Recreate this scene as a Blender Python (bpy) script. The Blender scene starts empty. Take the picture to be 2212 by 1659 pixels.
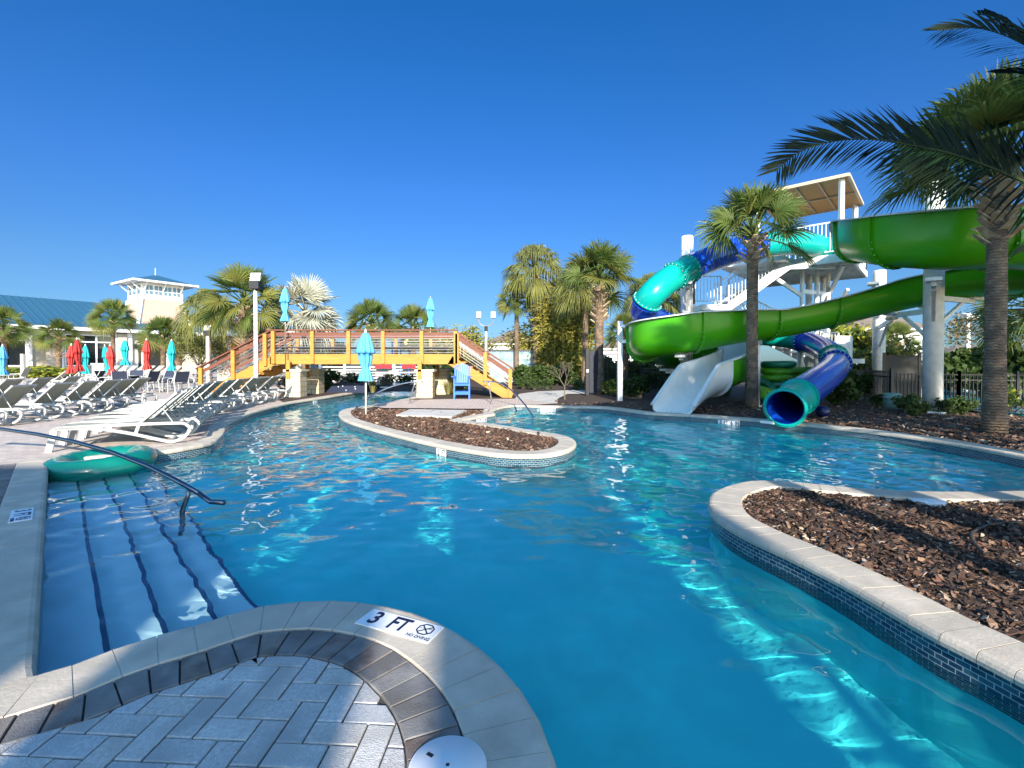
import bpy, bmesh, math, random
from mathutils import Vector, Matrix
from mathutils.geometry import tessellate_polygon
random.seed(7)
R = math.radians
SC = bpy.context.scene
COL = SC.collection
# ------------------------------------------------------------------ camera, sky, sun
EYE = 1.4
FPX, CX, HZ = 1014.0, 1106.0, 780.0          # measured on the photograph (2212 px wide)
PITCH = R(0.8)
cam = bpy.data.cameras.new('camera'); camo = bpy.data.objects.new('camera', cam); COL.objects.link(camo)
cam.sensor_width = 36.0; cam.lens = FPX / 2212.0 * 36.0
cam.shift_y = -(829.5 - (HZ + math.tan(PITCH) * FPX)) / 2212.0
cam.clip_start = 0.05; cam.clip_end = 3000
camo.location = (0, 0, EYE); camo.rotation_euler = (R(90) - PITCH, 0, 0)
SC.camera = camo
SUN_AZ, SUN_EL = R(6.4), R(22)               # sun stands behind the viewer, a little to the right
sun_dir = Vector((math.sin(SUN_AZ) * math.cos(SUN_EL), -math.cos(SUN_AZ) * math.cos(SUN_EL), math.sin(SUN_EL)))
W = bpy.data.worlds.new('World'); SC.world = W; W.use_nodes = True
wn = W.node_tree; wn.nodes.clear()
wo = wn.nodes.new('ShaderNodeOutputWorld'); wb = wn.nodes.new('ShaderNodeBackground')
sky = wn.nodes.new('ShaderNodeTexSky'); sky.sky_type = 'NISHITA'; sky.sun_disc = False
sky.sun_elevation = SUN_EL; sky.sun_rotation = math.pi - SUN_AZ
sky.air_density = 1.0; sky.dust_density = 0.3; sky.ozone_density = 3.0
hs = wn.nodes.new('ShaderNodeHueSaturation'); hs.inputs['Saturation'].default_value = 1.25; hs.inputs['Value'].default_value = 1.0
wn.links.new(sky.outputs[0], hs.inputs['Color'])
# sky ahead toned deep blue; half behind the viewer brightened to fill shade
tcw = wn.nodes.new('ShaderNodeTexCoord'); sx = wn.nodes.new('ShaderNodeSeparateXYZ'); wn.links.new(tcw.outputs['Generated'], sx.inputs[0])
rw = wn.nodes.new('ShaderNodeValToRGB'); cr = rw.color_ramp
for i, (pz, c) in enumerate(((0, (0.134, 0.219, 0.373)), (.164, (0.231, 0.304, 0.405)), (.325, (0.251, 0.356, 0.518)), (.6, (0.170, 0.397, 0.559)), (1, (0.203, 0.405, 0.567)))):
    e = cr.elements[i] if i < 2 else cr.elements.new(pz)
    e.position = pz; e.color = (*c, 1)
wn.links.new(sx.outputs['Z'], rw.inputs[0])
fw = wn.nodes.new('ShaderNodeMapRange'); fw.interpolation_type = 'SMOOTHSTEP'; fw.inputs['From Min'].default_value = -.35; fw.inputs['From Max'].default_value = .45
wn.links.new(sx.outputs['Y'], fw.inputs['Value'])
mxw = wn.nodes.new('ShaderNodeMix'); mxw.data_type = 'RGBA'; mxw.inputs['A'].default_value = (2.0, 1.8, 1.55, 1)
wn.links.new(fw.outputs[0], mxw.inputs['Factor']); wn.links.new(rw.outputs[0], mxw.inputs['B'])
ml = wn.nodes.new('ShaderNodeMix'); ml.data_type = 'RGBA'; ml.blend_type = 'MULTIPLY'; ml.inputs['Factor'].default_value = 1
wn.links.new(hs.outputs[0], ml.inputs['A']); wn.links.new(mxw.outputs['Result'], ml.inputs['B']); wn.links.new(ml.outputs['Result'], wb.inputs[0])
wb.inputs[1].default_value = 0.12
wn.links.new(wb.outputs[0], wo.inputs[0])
sl = bpy.data.lights.new('sun', 'SUN'); sl.energy = 3.9; sl.angle = R(0.5); sl.color = (1.0, 0.92, 0.80)
so = bpy.data.objects.new('sun', sl); COL.objects.link(so)
so.rotation_euler = (-sun_dir).to_track_quat('-Z', 'Y').to_euler()
SC.view_settings.view_transform = 'Standard'; SC.view_settings.look = 'None'
SC.view_settings.exposure = 1.45; SC.view_settings.gamma = 1.0
SC.cycles.use_denoising = True; SC.cycles.max_bounces = 8; SC.cycles.transparent_max_bounces = 12
SC.cycles.sample_clamp_indirect = 4.0
SC.cycles.caustics_reflective = False; SC.cycles.caustics_refractive = True

# ------------------------------------------------------------------ measuring helpers
_c, _s = math.cos(PITCH), math.sin(PITCH)
VC = HZ + math.tan(PITCH) * FPX
def ray(u, v):
    x = (u - CX) / FPX; y = -(v - VC) / FPX
    return Vector((x, _c + y * _s, -_s + y * _c))
def P(u, v, z=0.0):
    d = ray(u, v); t = (z - EYE) / d.z
    return Vector((d.x * t, d.y * t, z))
def Q(u, v, D):                                # D: distance in units of 1.22 m
    d = ray(u, v); t = D * 1.22 / d.y
    return Vector((d.x * t, d.y * t, EYE + d.z * t))
def GX(u, D): return (u - CX) / FPX * D * 1.22
# ------------------------------------------------------------------ materials
MATS = {}
def mat(name, color, rough=0.6, metal=0.0, noise=None, bump=None, spec=0.5, trans=0.0, coat=0.0, noise2=None):
    """noise=(scale, amount) value variation; bump=(scale, strength)"""
    if name in MATS: return MATS[name]
    m = bpy.data.materials.new(name); m.use_nodes = True; nt = m.node_tree
    b = nt.nodes['Principled BSDF']
    b.inputs['Base Color'].default_value = (*color, 1); b.inputs['Roughness'].default_value = rough
    b.inputs['Metallic'].default_value = metal; b.inputs['Specular IOR Level'].default_value = spec
    b.inputs['Coat Weight'].default_value = coat
    tc = nt.nodes.new('ShaderNodeTexCoord')
    if noise:
        n = nt.nodes.new('ShaderNodeTexNoise'); n.inputs['Scale'].default_value = noise[0]; n.inputs['Detail'].default_value = 6
        nt.links.new(tc.outputs['Object'], n.inputs['Vector'])
        r = nt.nodes.new('ShaderNodeMapRange'); r.inputs['From Min'].default_value = 0.3; r.inputs['From Max'].default_value = 0.7
        r.inputs['To Min'].default_value = 1 - noise[1]; r.inputs['To Max'].default_value = 1 + noise[1]
        nt.links.new(n.outputs['Fac'], r.inputs['Value'])
        h = nt.nodes.new('ShaderNodeHueSaturation'); h.inputs['Color'].default_value = (*color, 1)
        nt.links.new(r.outputs[0], h.inputs['Value'])
        nt.links.new(h.outputs[0], b.inputs['Base Color'])
        if noise2:
            n2 = nt.nodes.new('ShaderNodeTexNoise'); n2.inputs['Scale'].default_value = noise2[0]; n2.inputs['Detail'].default_value = 4
            nt.links.new(tc.outputs['Object'], n2.inputs['Vector'])
            r2 = nt.nodes.new('ShaderNodeMapRange'); r2.inputs['From Min'].default_value = 0.42; r2.inputs['From Max'].default_value = 0.62
            nt.links.new(n2.outputs['Fac'], r2.inputs['Value'])
            mx = nt.nodes.new('ShaderNodeMix'); mx.data_type = 'RGBA'
            nt.links.new(r2.outputs[0], mx.inputs['Factor']); nt.links.new(h.outputs[0], mx.inputs['A']); mx.inputs['B'].default_value = (*noise2[1], 1)
            nt.links.new(mx.outputs['Result'], b.inputs['Base Color'])
    if bump:
        n = nt.nodes.new('ShaderNodeTexNoise'); n.inputs['Scale'].default_value = bump[0]; n.inputs['Detail'].default_value = 5
        nt.links.new(tc.outputs['Object'], n.inputs['Vector'])
        bp = nt.nodes.new('ShaderNodeBump'); bp.inputs['Strength'].default_value = bump[1]; bp.inputs['Distance'].default_value = 0.01
        nt.links.new(n.outputs['Fac'], bp.inputs['Height']); nt.links.new(bp.outputs[0], b.inputs['Normal'])
    MATS[name] = m
    return m
def brick_mat(name, c1, c2, grout, w, h, mortar, rough=0.5, uv=True, scale=1.0, bump=0.3, offset=0.5):
    if name in MATS: return MATS[name]
    m = bpy.data.materials.new(name); m.use_nodes = True; nt = m.node_tree
    b = nt.nodes['Principled BSDF']; b.inputs['Roughness'].default_value = rough
    tc = nt.nodes.new('ShaderNodeTexCoord')
    br = nt.nodes.new('ShaderNodeTexBrick'); br.inputs['Color1'].default_value = (*c1, 1); br.inputs['Color2'].default_value = (*c2, 1)
    br.inputs['Mortar'].default_value = (*grout, 1); br.inputs['Scale'].default_value = scale
    br.inputs['Brick Width'].default_value = w; br.inputs['Row Height'].default_value = h; br.inputs['Mortar Size'].default_value = mortar
    br.inputs['Mortar Smooth'].default_value = 0.1; br.offset = offset
    nt.links.new(tc.outputs['UV' if uv else 'Object'], br.inputs['Vector'])
    nz = nt.nodes.new('ShaderNodeTexNoise'); nz.inputs['Scale'].default_value = 9; nz.inputs['Detail'].default_value = 6
    nt.links.new(tc.outputs['Object'], nz.inputs['Vector'])
    r = nt.nodes.new('ShaderNodeMapRange'); r.inputs['To Min'].default_value = 0.7; r.inputs['To Max'].default_value = 1.3
    nt.links.new(nz.outputs['Fac'], r.inputs['Value'])
    hh = nt.nodes.new('ShaderNodeHueSaturation'); nt.links.new(br.outputs['Color'], hh.inputs['Color']); nt.links.new(r.outputs[0], hh.inputs['Value'])
    nt.links.new(hh.outputs[0], b.inputs['Base Color'])
    bp = nt.nodes.new('ShaderNodeBump'); bp.inputs['Strength'].default_value = bump; bp.inputs['Distance'].default_value = 0.004; bp.invert = True
    nt.links.new(br.outputs['Fac'], bp.inputs['Height']); nt.links.new(bp.outputs[0], b.inputs['Normal'])
    MATS[name] = m
    return m
# ------------------------------------------------------------------ mesh builder
class MB:
    def __init__(s): s.v = []; s.f = []; s.mi = []; s.uv = None
    def add(s, vs, fs, mi=0):
        o = len(s.v); s.v.extend([tuple(p) for p in vs]); s.f.extend([tuple(i + o for i in f) for f in fs]); s.mi.extend([mi] * len(fs)); return s
    def box(s, c, d, rot=None, mi=0):
        hx, hy, hz = d[0] / 2, d[1] / 2, d[2] / 2
        vs = [Vector((x * hx, y * hy, z * hz)) for x in (-1, 1) for y in (-1, 1) for z in (-1, 1)]
        if rot is not None:
            M = rot if isinstance(rot, Matrix) else Matrix.Rotation(rot, 3, 'Z')
            vs = [M @ v for v in vs]
        c = Vector(c)
        return s.add([v + c for v in vs], [(0, 1, 3, 2), (4, 6, 7, 5), (0, 4, 5, 1), (2, 3, 7, 6), (0, 2, 6, 4), (1, 5, 7, 3)], mi)
    def bar(s, a, b, w, h, up=(0, 0, 1), mi=0):        # rectangular bar from a to b; w sideways, h along up
        a = Vector(a); b = Vector(b); d = (b - a); L = d.length; d.normalize()
        up = Vector(up); side = d.cross(up)
        if side.length < 1e-5: side = d.cross(Vector((1, 0, 0)))
        side.normalize(); u2 = side.cross(d).normalized()
        vs = []
        for q in (a, b):
            for i, j in ((-1, -1), (1, -1), (1, 1), (-1, 1)): vs.append(q + side * (i * w / 2) + u2 * (j * h / 2))
        return s.add(vs, [(0, 1, 2, 3), (7, 6, 5, 4), (0, 4, 5, 1), (1, 5, 6, 2), (2, 6, 7, 3), (3, 7, 4, 0)], mi)
    def tube(s, pts, r, n=8, caps=True, mi=0):
        pts = [Vector(p) for p in pts]; k = len(pts)
        rs = r if isinstance(r, (list, tuple)) else [r] * k
        t0 = (pts[1] - pts[0]).normalized(); nrm = t0.orthogonal().normalized()
        rings = []; T = t0
        for i, p in enumerate(pts):
            t = (pts[min(i + 1, k - 1)] - pts[max(i - 1, 0)]).normalized()
            ax = T.cross(t)
            if ax.length > 1e-6:
                nrm = Matrix.Rotation(T.angle(t), 3, ax.normalized()) @ nrm
            T = t; bn = t.cross(nrm)
            rings.append([p + (nrm * math.cos(2 * math.pi * j / n) + bn * math.sin(2 * math.pi * j / n)) * rs[i] for j in range(n)])
        vs = [p for rg in rings for p in rg]; fs = []
        for i in range(k - 1):
            for j in range(n):
                fs.append((i * n + j, i * n + (j + 1) % n, (i + 1) * n + (j + 1) % n, (i + 1) * n + j))
        if caps: fs.append(tuple(range(n - 1, -1, -1))); fs.append(tuple((k - 1) * n + j for j in range(n)))
        return s.add(vs, fs, mi)
    def lathe(s, prof, c=(0, 0, 0), n=16, mi=0, wob=None):   # prof: (r, z) list
        c = Vector(c); vs = []; fs = []; k = len(prof)
        for i, (r, z) in enumerate(prof):
            for j in range(n):
                a = 2 * math.pi * j / n; rr = r * (wob(a, i) if wob else 1)
                vs.append(c + Vector((rr * math.cos(a), rr * math.sin(a), z)))
        for i in range(k - 1):
            for j in range(n):
                fs.append((i * n + j, i * n + (j + 1) % n, (i + 1) * n + (j + 1) % n, (i + 1) * n + j))
        fs.append(tuple(range(n - 1, -1, -1))); fs.append(tuple((k - 1) * n + j for j in range(n)))
        return s.add(vs, fs, mi)
    def prism(s, poly, z0, z1, mi=0):                        # convex or simple xy polygon
        n = len(poly); vs = [(p[0], p[1], z0) for p in poly] + [(p[0], p[1], z1) for p in poly]
        fs = [tuple(range(n - 1, -1, -1)), tuple(range(n, 2 * n))] + [(i, (i + 1) % n, n + (i + 1) % n, n + i) for i in range(n)]
        return s.add(vs, fs, mi)
    def build(s, name, m, parent=None, smooth=False, loc=None):
        me = bpy.data.meshes.new(name); me.from_pydata(s.v, [], s.f)
        ms = m if isinstance(m, (list, tuple)) else [m]
        for x in ms: me.materials.append(x)
        if len(ms) > 1: me.polygons.foreach_set('material_index', s.mi)
        if smooth: me.polygons.foreach_set('use_smooth', [True] * len(me.polygons))
        if s.uv:
            ul = me.uv_layers.new(name='UVMap'); flat = []
            for f, uvs in zip(s.f, s.uv):
                for q in uvs: flat.extend(q)
            ul.data.foreach_set('uv', flat)
        me.update()
        o = bpy.data.objects.new(name, me); COL.objects.link(o)
        if parent: o.parent = parent
        if loc is not None: o.location = loc
        return o
def tag(o, label, cat, group=None):
    o['label'] = label; o['category'] = cat
    if group: o['group'] = group
    return o
def thing(name, label, cat, loc=(0, 0, 0), rz=0.0, group=None):
    o = bpy.data.objects.new(name, None); o.empty_display_size = 0.2; COL.objects.link(o)
    o.location = loc; o.rotation_euler = (0, 0, rz)
    return tag(o, label, cat, group)
def struct(o, kind='structure'): o['kind'] = kind; return o
def dup(root, loc, rz=None, label=None, group=None, scale=None):
    def cp(o, par):
        c = o.copy(); COL.objects.link(c)
        if par: c.parent = par
        for ch in list(o.children): cp(ch, c)
        return c
    r = cp(root, None); r.location = loc
    if rz is not None: r.rotation_euler = (0, 0, rz)
    if label: r['label'] = label
    if group: r['group'] = group
    if scale: r.scale = scale if isinstance(scale, (tuple, list)) else (scale,) * 3
    return r
def smooth_poly(pts, step=0.12, closed=False):
    pts = [Vector(p) for p in pts]; n = len(pts); out = []
    rng = range(n if closed else n - 1)
    for i in rng:
        if closed: p0, p1, p2, p3 = pts[i - 1], pts[i], pts[(i + 1) % n], pts[(i + 2) % n]
        else: p0, p1, p2, p3 = pts[max(i - 1, 0)], pts[i], pts[i + 1], pts[min(i + 2, n - 1)]
        t01 = max((p1 - p0).length, 1e-6) ** .5; t12 = max((p2 - p1).length, 1e-6) ** .5; t23 = max((p3 - p2).length, 1e-6) ** .5
        m1 = (p2 - p1 + t12 * ((p1 - p0) / t01 - (p2 - p0) / (t01 + t12))) if (p1 - p0).length > 1e-6 else p2 - p1
        m2 = (p2 - p1 + t12 * ((p3 - p2) / t23 - (p3 - p1) / (t12 + t23))) if (p3 - p2).length > 1e-6 else p2 - p1
        k = max(1, int((p2 - p1).length / step))
        for j in range(k):
            t = j / k; t2 = t * t; t3 = t2 * t
            out.append(p1 * (2 * t3 - 3 * t2 + 1) + m1 * (t3 - 2 * t2 + t) + p2 * (-2 * t3 + 3 * t2) + m2 * (t3 - t2))
    if not closed: out.append(pts[-1])
    return out
def resample(pts, step):
    out = [pts[0]]; acc = 0.0
    for a, b in zip(pts, pts[1:]):
        L = (b - a).length; d = step - acc
        while d <= L and L > 0:
            out.append(a.lerp(b, d / L)); d += step
        acc = L - (d - step)
    if (out[-1] - pts[-1]).length > step * .3: out.append(pts[-1])
    return out
def offset(pts, d, closed=False):              # to the LEFT of the walking direction
    n = len(pts); out = []
    for i in range(n):
        if closed: a, b = pts[i - 1], pts[(i + 1) % n]
        else: a, b = pts[max(i - 1, 0)], pts[min(i + 1, n - 1)]
        t = b - a; t.z = 0
        if t.length < 1e-9: t = Vector((1, 0, 0))
        t.normalize(); out.append(pts[i] + Vector((-t.y, t.x, 0)) * d)
    return out
def sheet(name, loops, z, m, kind='structure'):
    ls = [[Vector((p[0], p[1], 0)) for p in l] for l in loops]
    tris = tessellate_polygon(ls); vs = [(p.x, p.y, z) for l in ls for p in l]
    fs = []
    for t in tris:
        a, b, c = (vs[i] for i in t)
        if (b[0] - a[0]) * (c[1] - a[1]) - (b[1] - a[1]) * (c[0] - a[0]) < 0: t = (t[0], t[2], t[1])
        fs.append(tuple(t))
    o = MB().add(vs, fs).build(name, m); struct(o, kind); return o
#@@POOL
# ------------------------------------------------------------------ pool outline (land lies to the LEFT when walked as listed)
WZ = -0.165                                    # water level
pen = [Vector((0.42, -2.0, 0)), Vector((0.36, .2, 0)), Vector((.27, .9, 0))] + [P(u, v) for u, v in (
    (1205, 1659), (1185, 1590), (1150, 1520), (1110, 1465), (1060, 1415), (1000, 1372), (930, 1335), (850, 1311), (750, 1297), (650, 1298),
    (545, 1312), (430, 1347), (300, 1382), (180, 1424), (76, 1466))]
leftd = [P(75, 1465), P(82, 1350), P(92, 1180), P(105, 994)]
rdeck = [P(105, 993)] + [P(u, v) for u, v in ((220, 986), (330, 977), (400, 967), (459, 955), (479, 943), (487, 930), (490, 917), (516, 903), (560, 887), (635, 869),
         (700, 859), (760, 849), (800, 843), (840, 838), (872, 834))]
edge_a = smooth_poly(pen, .06) + smooth_poly(leftd, .1)[1:] + smooth_poly(rdeck, .12)[1:]
edge_b = [P(u, v) for u, v in ((915, 836), (912, 846), (893, 857), (850, 866), (805, 874), (775, 879), (752, 882), (738, 886), (732, 892), (741, 905), (786, 921), (865, 942),
         (943, 960), (1022, 974), (1087, 982), (1166, 983), (1218, 975), (1243, 962), (1240, 949), (1213, 939), (1160, 931), (1101, 921), (1045, 913), (997, 908))]
edge_c = [P(u, v) for u, v in ((997, 908), (1040, 899), (1072, 894))]
edge_d = [P(u, v) for u, v in ((1072, 894), (1066, 886), (1109, 876), (1160, 877), (1210, 878), (1300, 880), (1400, 892), (1480, 896), (1560, 902), (1650, 908), (1742, 917),
         (1868, 930), (1960, 942), (2060, 957), (2130, 970), (2212, 986), (2360, 1012), (2500, 1045))] + [Vector((10.5, 4.5, 0)), Vector((10.5, -2, 0))]
edge_b = smooth_poly(edge_b, .12); edge_d = smooth_poly(edge_d, .15)
pool = edge_a + edge_b + edge_c[1:] + edge_d[1:]
isl = [P(u, v) for u, v in ((1530, 1086), (1536, 1066), (1569, 1050), (1618, 1039), (1651, 1037), (1716, 1041), (1815, 1051), (1946, 1060), (2080, 1062), (2212, 1060))]
isl = isl + [Vector((7.6, 5.2, 0)), Vector((9.2, 4, 0)), Vector((8.6, 1.6, 0)), Vector((5, .1, 0)), Vector((3.0, .2, 0)), Vector((2.45, 1.0, 0))] + [P(u, v) for u, v in (
    (2212, 1462), (2110, 1410), (2011, 1361), (1913, 1306), (1815, 1251), (1716, 1202), (1611, 1154), (1552, 1120), (1534, 1100))]
isl = smooth_poly(isl, .06, closed=True)       # clockwise seen from above; land on the right -> reverse
isl = isl[::-1]
def area(p): return sum(a.x * b.y - b.x * a.y for a, b in zip(p, p[1:] + p[:1])) / 2
if area(isl) < 0: isl = isl[::-1]              # counter-clockwise: land (inside) on the left
# ------------------------------------------------------------------ pool: coping, walls, floor, steps, water
def swept(path, closed, prof, step, gap, land=1):
    """blocks of a swept profile; prof: (offset towards land, z)"""
    mid = .16; mb = MB(); pth = path + ([path[0]] if closed else [])
    pts = resample(relax(offset(pth, mid)), step)
    offs = [offset(pts, o - mid, False) for o, z in prof]
    k = len(prof)
    for i in range(len(pts) - 1):
        ga = random.uniform(.9, 1.1) * gap
        L = max((pts[i + 1] - pts[i]).length, 1e-4); fa = ga / 2 / L; dz = random.uniform(-.0012, .0012)
        vs = []
        for t in (fa, 1 - fa):
            for j in range(k):
                q = offs[j][i].lerp(offs[j][i + 1], t); vs.append((q.x, q.y, prof[j][1] + dz))
        fs = [(j, j + 1, k + j + 1, k + j) for j in range(k - 1)] + [tuple(range(k - 1, -1, -1)), tuple(range(k, 2 * k))]
        mb.add(vs, fs)
    return mb
def relax(p):                                   # drop the folds an offset makes at tight inner corners
    out = [p[0]]
    for q in p[1:]:
        if len(out) > 1:
            a = out[-1] - out[-2]; b = q - out[-1]
            if a.dot(b) < 0: continue
        if (q - out[-1]).length > 1e-4: out.append(q)
    return out
BULL = [(.305, -.05), (.305, .004), (.300, .009), (.035, .009), (.014, .002), (.002, -.014), (-.004, -.032), (0, -.055), (.06, -.057)]
M_cop = mat('travertine_coping', (.50, .43, .34), .75, noise=(5, .22), bump=(60, .25), noise2=(1.3, (.42, .37, .30)))
M_grout = mat('pale_grout', (.74, .72, .67), .9)
M_tile = brick_mat('mosaic_tile', (.012, .04, .075), (.03, .10, .13), (.34, .38, .37), .062, .0285, .0024, .15, bump=.4)
M_plas = mat('pool_plaster', (.07, .85, .83), .6, noise=(3, .10), noise2=(.9, (.055, .78, .79)))
M_step = mat('step_plaster', (.66, .88, .90), .6, noise=(4, .06))
M_line = mat('step_tile_line', (.01, .035, .10), .3)
struct(swept(pool, True, BULL, .152, .004).build('pool_coping', M_cop))
struct(swept(isl, True, BULL, .152, .004).build('island_coping', M_cop))
core = [(.297, -.05), (.297, .003), (.05, .003), (.02, -.008), (.012, -.05)]
for nm, pth in (('coping_joint', pool), ('island_coping_joint', isl)):
    struct(swept(pth, True, core, .152, 0).build(nm, M_grout))
def wallband(name, path, z0, z1, m, push=.02):
    pts = [p.copy() for p in path] + [path[0].copy()]; q = offset(pts, push); s = 0; mb = MB(); mb.uv = []
    for i in range(len(q) - 1):
        a, b = q[i], q[i + 1]; L = (b - a).length
        mb.add([(a.x, a.y, z0), (b.x, b.y, z0), (b.x, b.y, z1), (a.x, a.y, z1)], [(1, 0, 3, 2)])
        mb.uv.append([(s + L, z0), (s, z0), (s, z1), (s + L, z1)]); s += L
    return struct(mb.build(name, m))
wallband('pool_tile_band', pool, -.31, -.05, M_tile); wallband('island_tile_band', isl, -.31, -.05, M_tile)
wallband('pool_wall', pool, -1.2, -.31, M_plas, .026); wallband('island_wall', isl, -1.2, -.31, M_plas, .026)
FZ = -1.08
mb = MB(); mb.add([(-22, -4, FZ), (13, -4, FZ), (13, 34, FZ), (-22, 34, FZ)], [(0, 1, 2, 3)])
pool_floor = struct(mb.build('pool_floor', M_plas))
# steps of the entry alcove, running down to the right
dirL = (leftd[0] - leftd[-1]).normalized(); nrmR = Vector((dirL.y, -dirL.x, 0)) * -1
if nrmR.x < 0: nrmR = -nrmR
st = MB(); ln = MB()
A0 = leftd[-1] - dirL * 3.0; A1 = leftd[0] + dirL * 2.6
for k in range(4):
    zt = WZ - .13 - .165 * k; w0 = -.3 if k == 0 else .285 * k; w1 = .285 * (k + 1)
    a = A0 + nrmR * w0; b = A1 + nrmR * w0; c = A1 + nrmR * w1; d = A0 + nrmR * w1
    st.add([(a.x, a.y, zt), (b.x, b.y, zt), (c.x, c.y, zt), (d.x, d.y, zt), (c.x, c.y, FZ), (d.x, d.y, FZ)], [(0, 1, 2, 3), (3, 2, 4, 5)])
    e = A1 + nrmR * (w1 - .026); f = A0 + nrmR * (w1 - .026); h = .004
    ln.add([(d.x, d.y, zt + h), (c.x, c.y, zt + h), (e.x, e.y, zt + h), (f.x, f.y, zt + h)], [(0, 1, 2, 3)])
    g = nrmR * .003
    ln.add([(d + g)[:2] + (zt + h,), (c + g)[:2] + (zt + h,), (c + g)[:2] + (zt - .035,), (d + g)[:2] + (zt - .035,)], [(0, 1, 2, 3)])
pool_steps = struct(st.build('pool_steps', M_step)); step_lines = struct(ln.build('step_edge_tile', M_line))
# water: real waves on one sheet cut to the pool basin
import numpy as np
def inside(px, py, poly):
    c = np.zeros(px.shape, bool); n = len(poly)
    for i in range(n):
        a, b = poly[i - 1], poly[i]
        if a.y == b.y: continue
        m = ((a.y > py) != (b.y > py)) & (px < (b.x - a.x) * (py - a.y) / (b.y - a.y) + a.x); c ^= m
    return c
wrng = random.Random(3)
def wave_height(x, y):
    h = np.zeros_like(x)
    for lam, amp, n in ((1.9, .0046, 5), (.85, .0027, 7), (.42, .0021, 9), (.23, .0013, 9)):
        for _ in range(n):
            th = wrng.uniform(0, 2 * math.pi); l = lam * wrng.uniform(.75, 1.35); ph = wrng.uniform(0, 6.28); k = 2 * math.pi / l
            wx = wrng.uniform(-.35, .35); a = amp * wrng.uniform(.5, 1.2)
            h += a * np.sin(k * (x * math.cos(th) + y * math.sin(th)) + ph + wx * np.sin(1.3 * x + .9 * y + ph) * 3)
    return h
def water_sheet(name, poly, x0, x1, y0, y1, st, m, z, hole=None):
    xs = np.arange(x0, x1, st); ys = np.arange(y0, y1, st); Xg, Yg = np.meshgrid(xs, ys)
    Hh = wave_height(Xg, Yg)
    amp = np.clip(.38 + .62 * (np.hypot(Xg - .3, Yg - 1.0) - 1.0) / 6, .38, 1.0)     # calmer in the near corner
    Hh = Hh * amp
    big = inside(Xg, Yg, offset(poly, .10, True))
    if hole is not None: big &= ~inside(Xg, Yg, offset(hole, .10, True))
    idx = -np.ones(Xg.shape, int); ny, nx = Xg.shape
    cell = big[:-1, :-1] & big[1:, :-1] & big[:-1, 1:] & big[1:, 1:]
    use = np.zeros(Xg.shape, bool)
    use[:-1, :-1] |= cell; use[1:, :-1] |= cell; use[:-1, 1:] |= cell; use[1:, 1:] |= cell
    idx[use] = np.arange(use.sum())
    vs = np.stack([Xg[use], Yg[use], z + Hh[use]], 1)
    j, i = np.nonzero(cell)
    fs = np.stack([idx[j, i], idx[j, i + 1], idx[j + 1, i + 1], idx[j + 1, i]], 1)
    me = bpy.data.meshes.new(name); me.from_pydata(vs.tolist(), [], fs.tolist()); me.materials.append(m)
    me.polygons.foreach_set('use_smooth', [True] * len(me.polygons)); me.update()
    o = bpy.data.objects.new(name, me); COL.objects.link(o); return struct(o)
M_wat = bpy.data.materials.new('pool_water'); M_wat.use_nodes = True
nt = M_wat.node_tree; b = nt.nodes['Principled BSDF']
b.inputs['Base Color'].default_value = (.80, .97, 1, 1); b.inputs['Roughness'].default_value = 0.0
b.inputs['IOR'].default_value = 1.33; b.inputs['Transmission Weight'].default_value = 1.0
water = water_sheet('water', pool, -21, 11, -2.2, 32, .055, M_wat, WZ)
water.cycles.is_caustics_caster = True
pool_floor.cycles.is_caustics_receiver = True; pool_steps.cycles.is_caustics_receiver = True
for o in COL.objects:
    if o.name.endswith('_wall') or 'tile' in o.name: o.cycles.is_caustics_receiver = True
sl.cycles.is_caustics_light = True
# ------------------------------------------------------------------ ground, deck, pavers
BIGX, BIGY = 900, 1500
M_soil = mat('soil_ground', (.085, .075, .045), .95, noise=(.8, .4), noise2=(.25, (.05, .075, .025)))
sheet('ground', [[(-BIGX, -200), (BIGX, -200), (BIGX, BIGY), (-BIGX, BIGY)], offset(pool, .03, True)], -.06, M_soil)
M_deck = brick_mat('deck_paver', (.58, .48, .40), (.48, .39, .33), (.26, .21, .18), .23, .115, .006, .85, uv=False, bump=.35)
M_sand = mat('joint_sand', (.05, .047, .043), .95, bump=(200, .3))
M_pav = [mat('grey_paver_%s' % n, c, .85, noise=(60, .20), bump=(170, .5), noise2=(5, tuple(x * .78 for x in c))) for n, c in
         (('mid', (.47, .45, .425)), ('warm', (.50, .465, .42)), ('cool', (.45, .45, .445)), ('pale', (.54, .515, .48)))]
M_dpav = [mat('dark_paver_%s' % n, c, .8, noise=(12, .35), bump=(150, .4), noise2=(6, c2)) for n, c, c2 in
          (('brown', (.15, .125, .105), (.21, .185, .16)), ('grey', (.18, .17, .165), (.12, .11, .10)), ('rust', (.14, .10, .082), (.19, .165, .15)), ('light', (.23, .215, .20), (.16, .145, .135)))]
ysplit = 3.6
na = [p for p in edge_a if p.y < ysplit and (p.x > -2.9)]
fa_i = max(i for i, p in enumerate(edge_a) if p in na)
sheet('paver_bedding', [offset(na, .03) + [Vector((-7, ysplit, 0)), Vector((-7, -3.4, 0)), Vector((.4, -3.4, 0))]], -.009, M_sand)
far_a = edge_a[fa_i:]
DECK = offset(far_a, .03) + [Vector((-5.6, 40, 0)), Vector((-20, 66, 0)), Vector((-75, 66, 0)), Vector((-75, ysplit, 0))]
sheet('pool_deck', [DECK], 0.0, M_deck)
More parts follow.
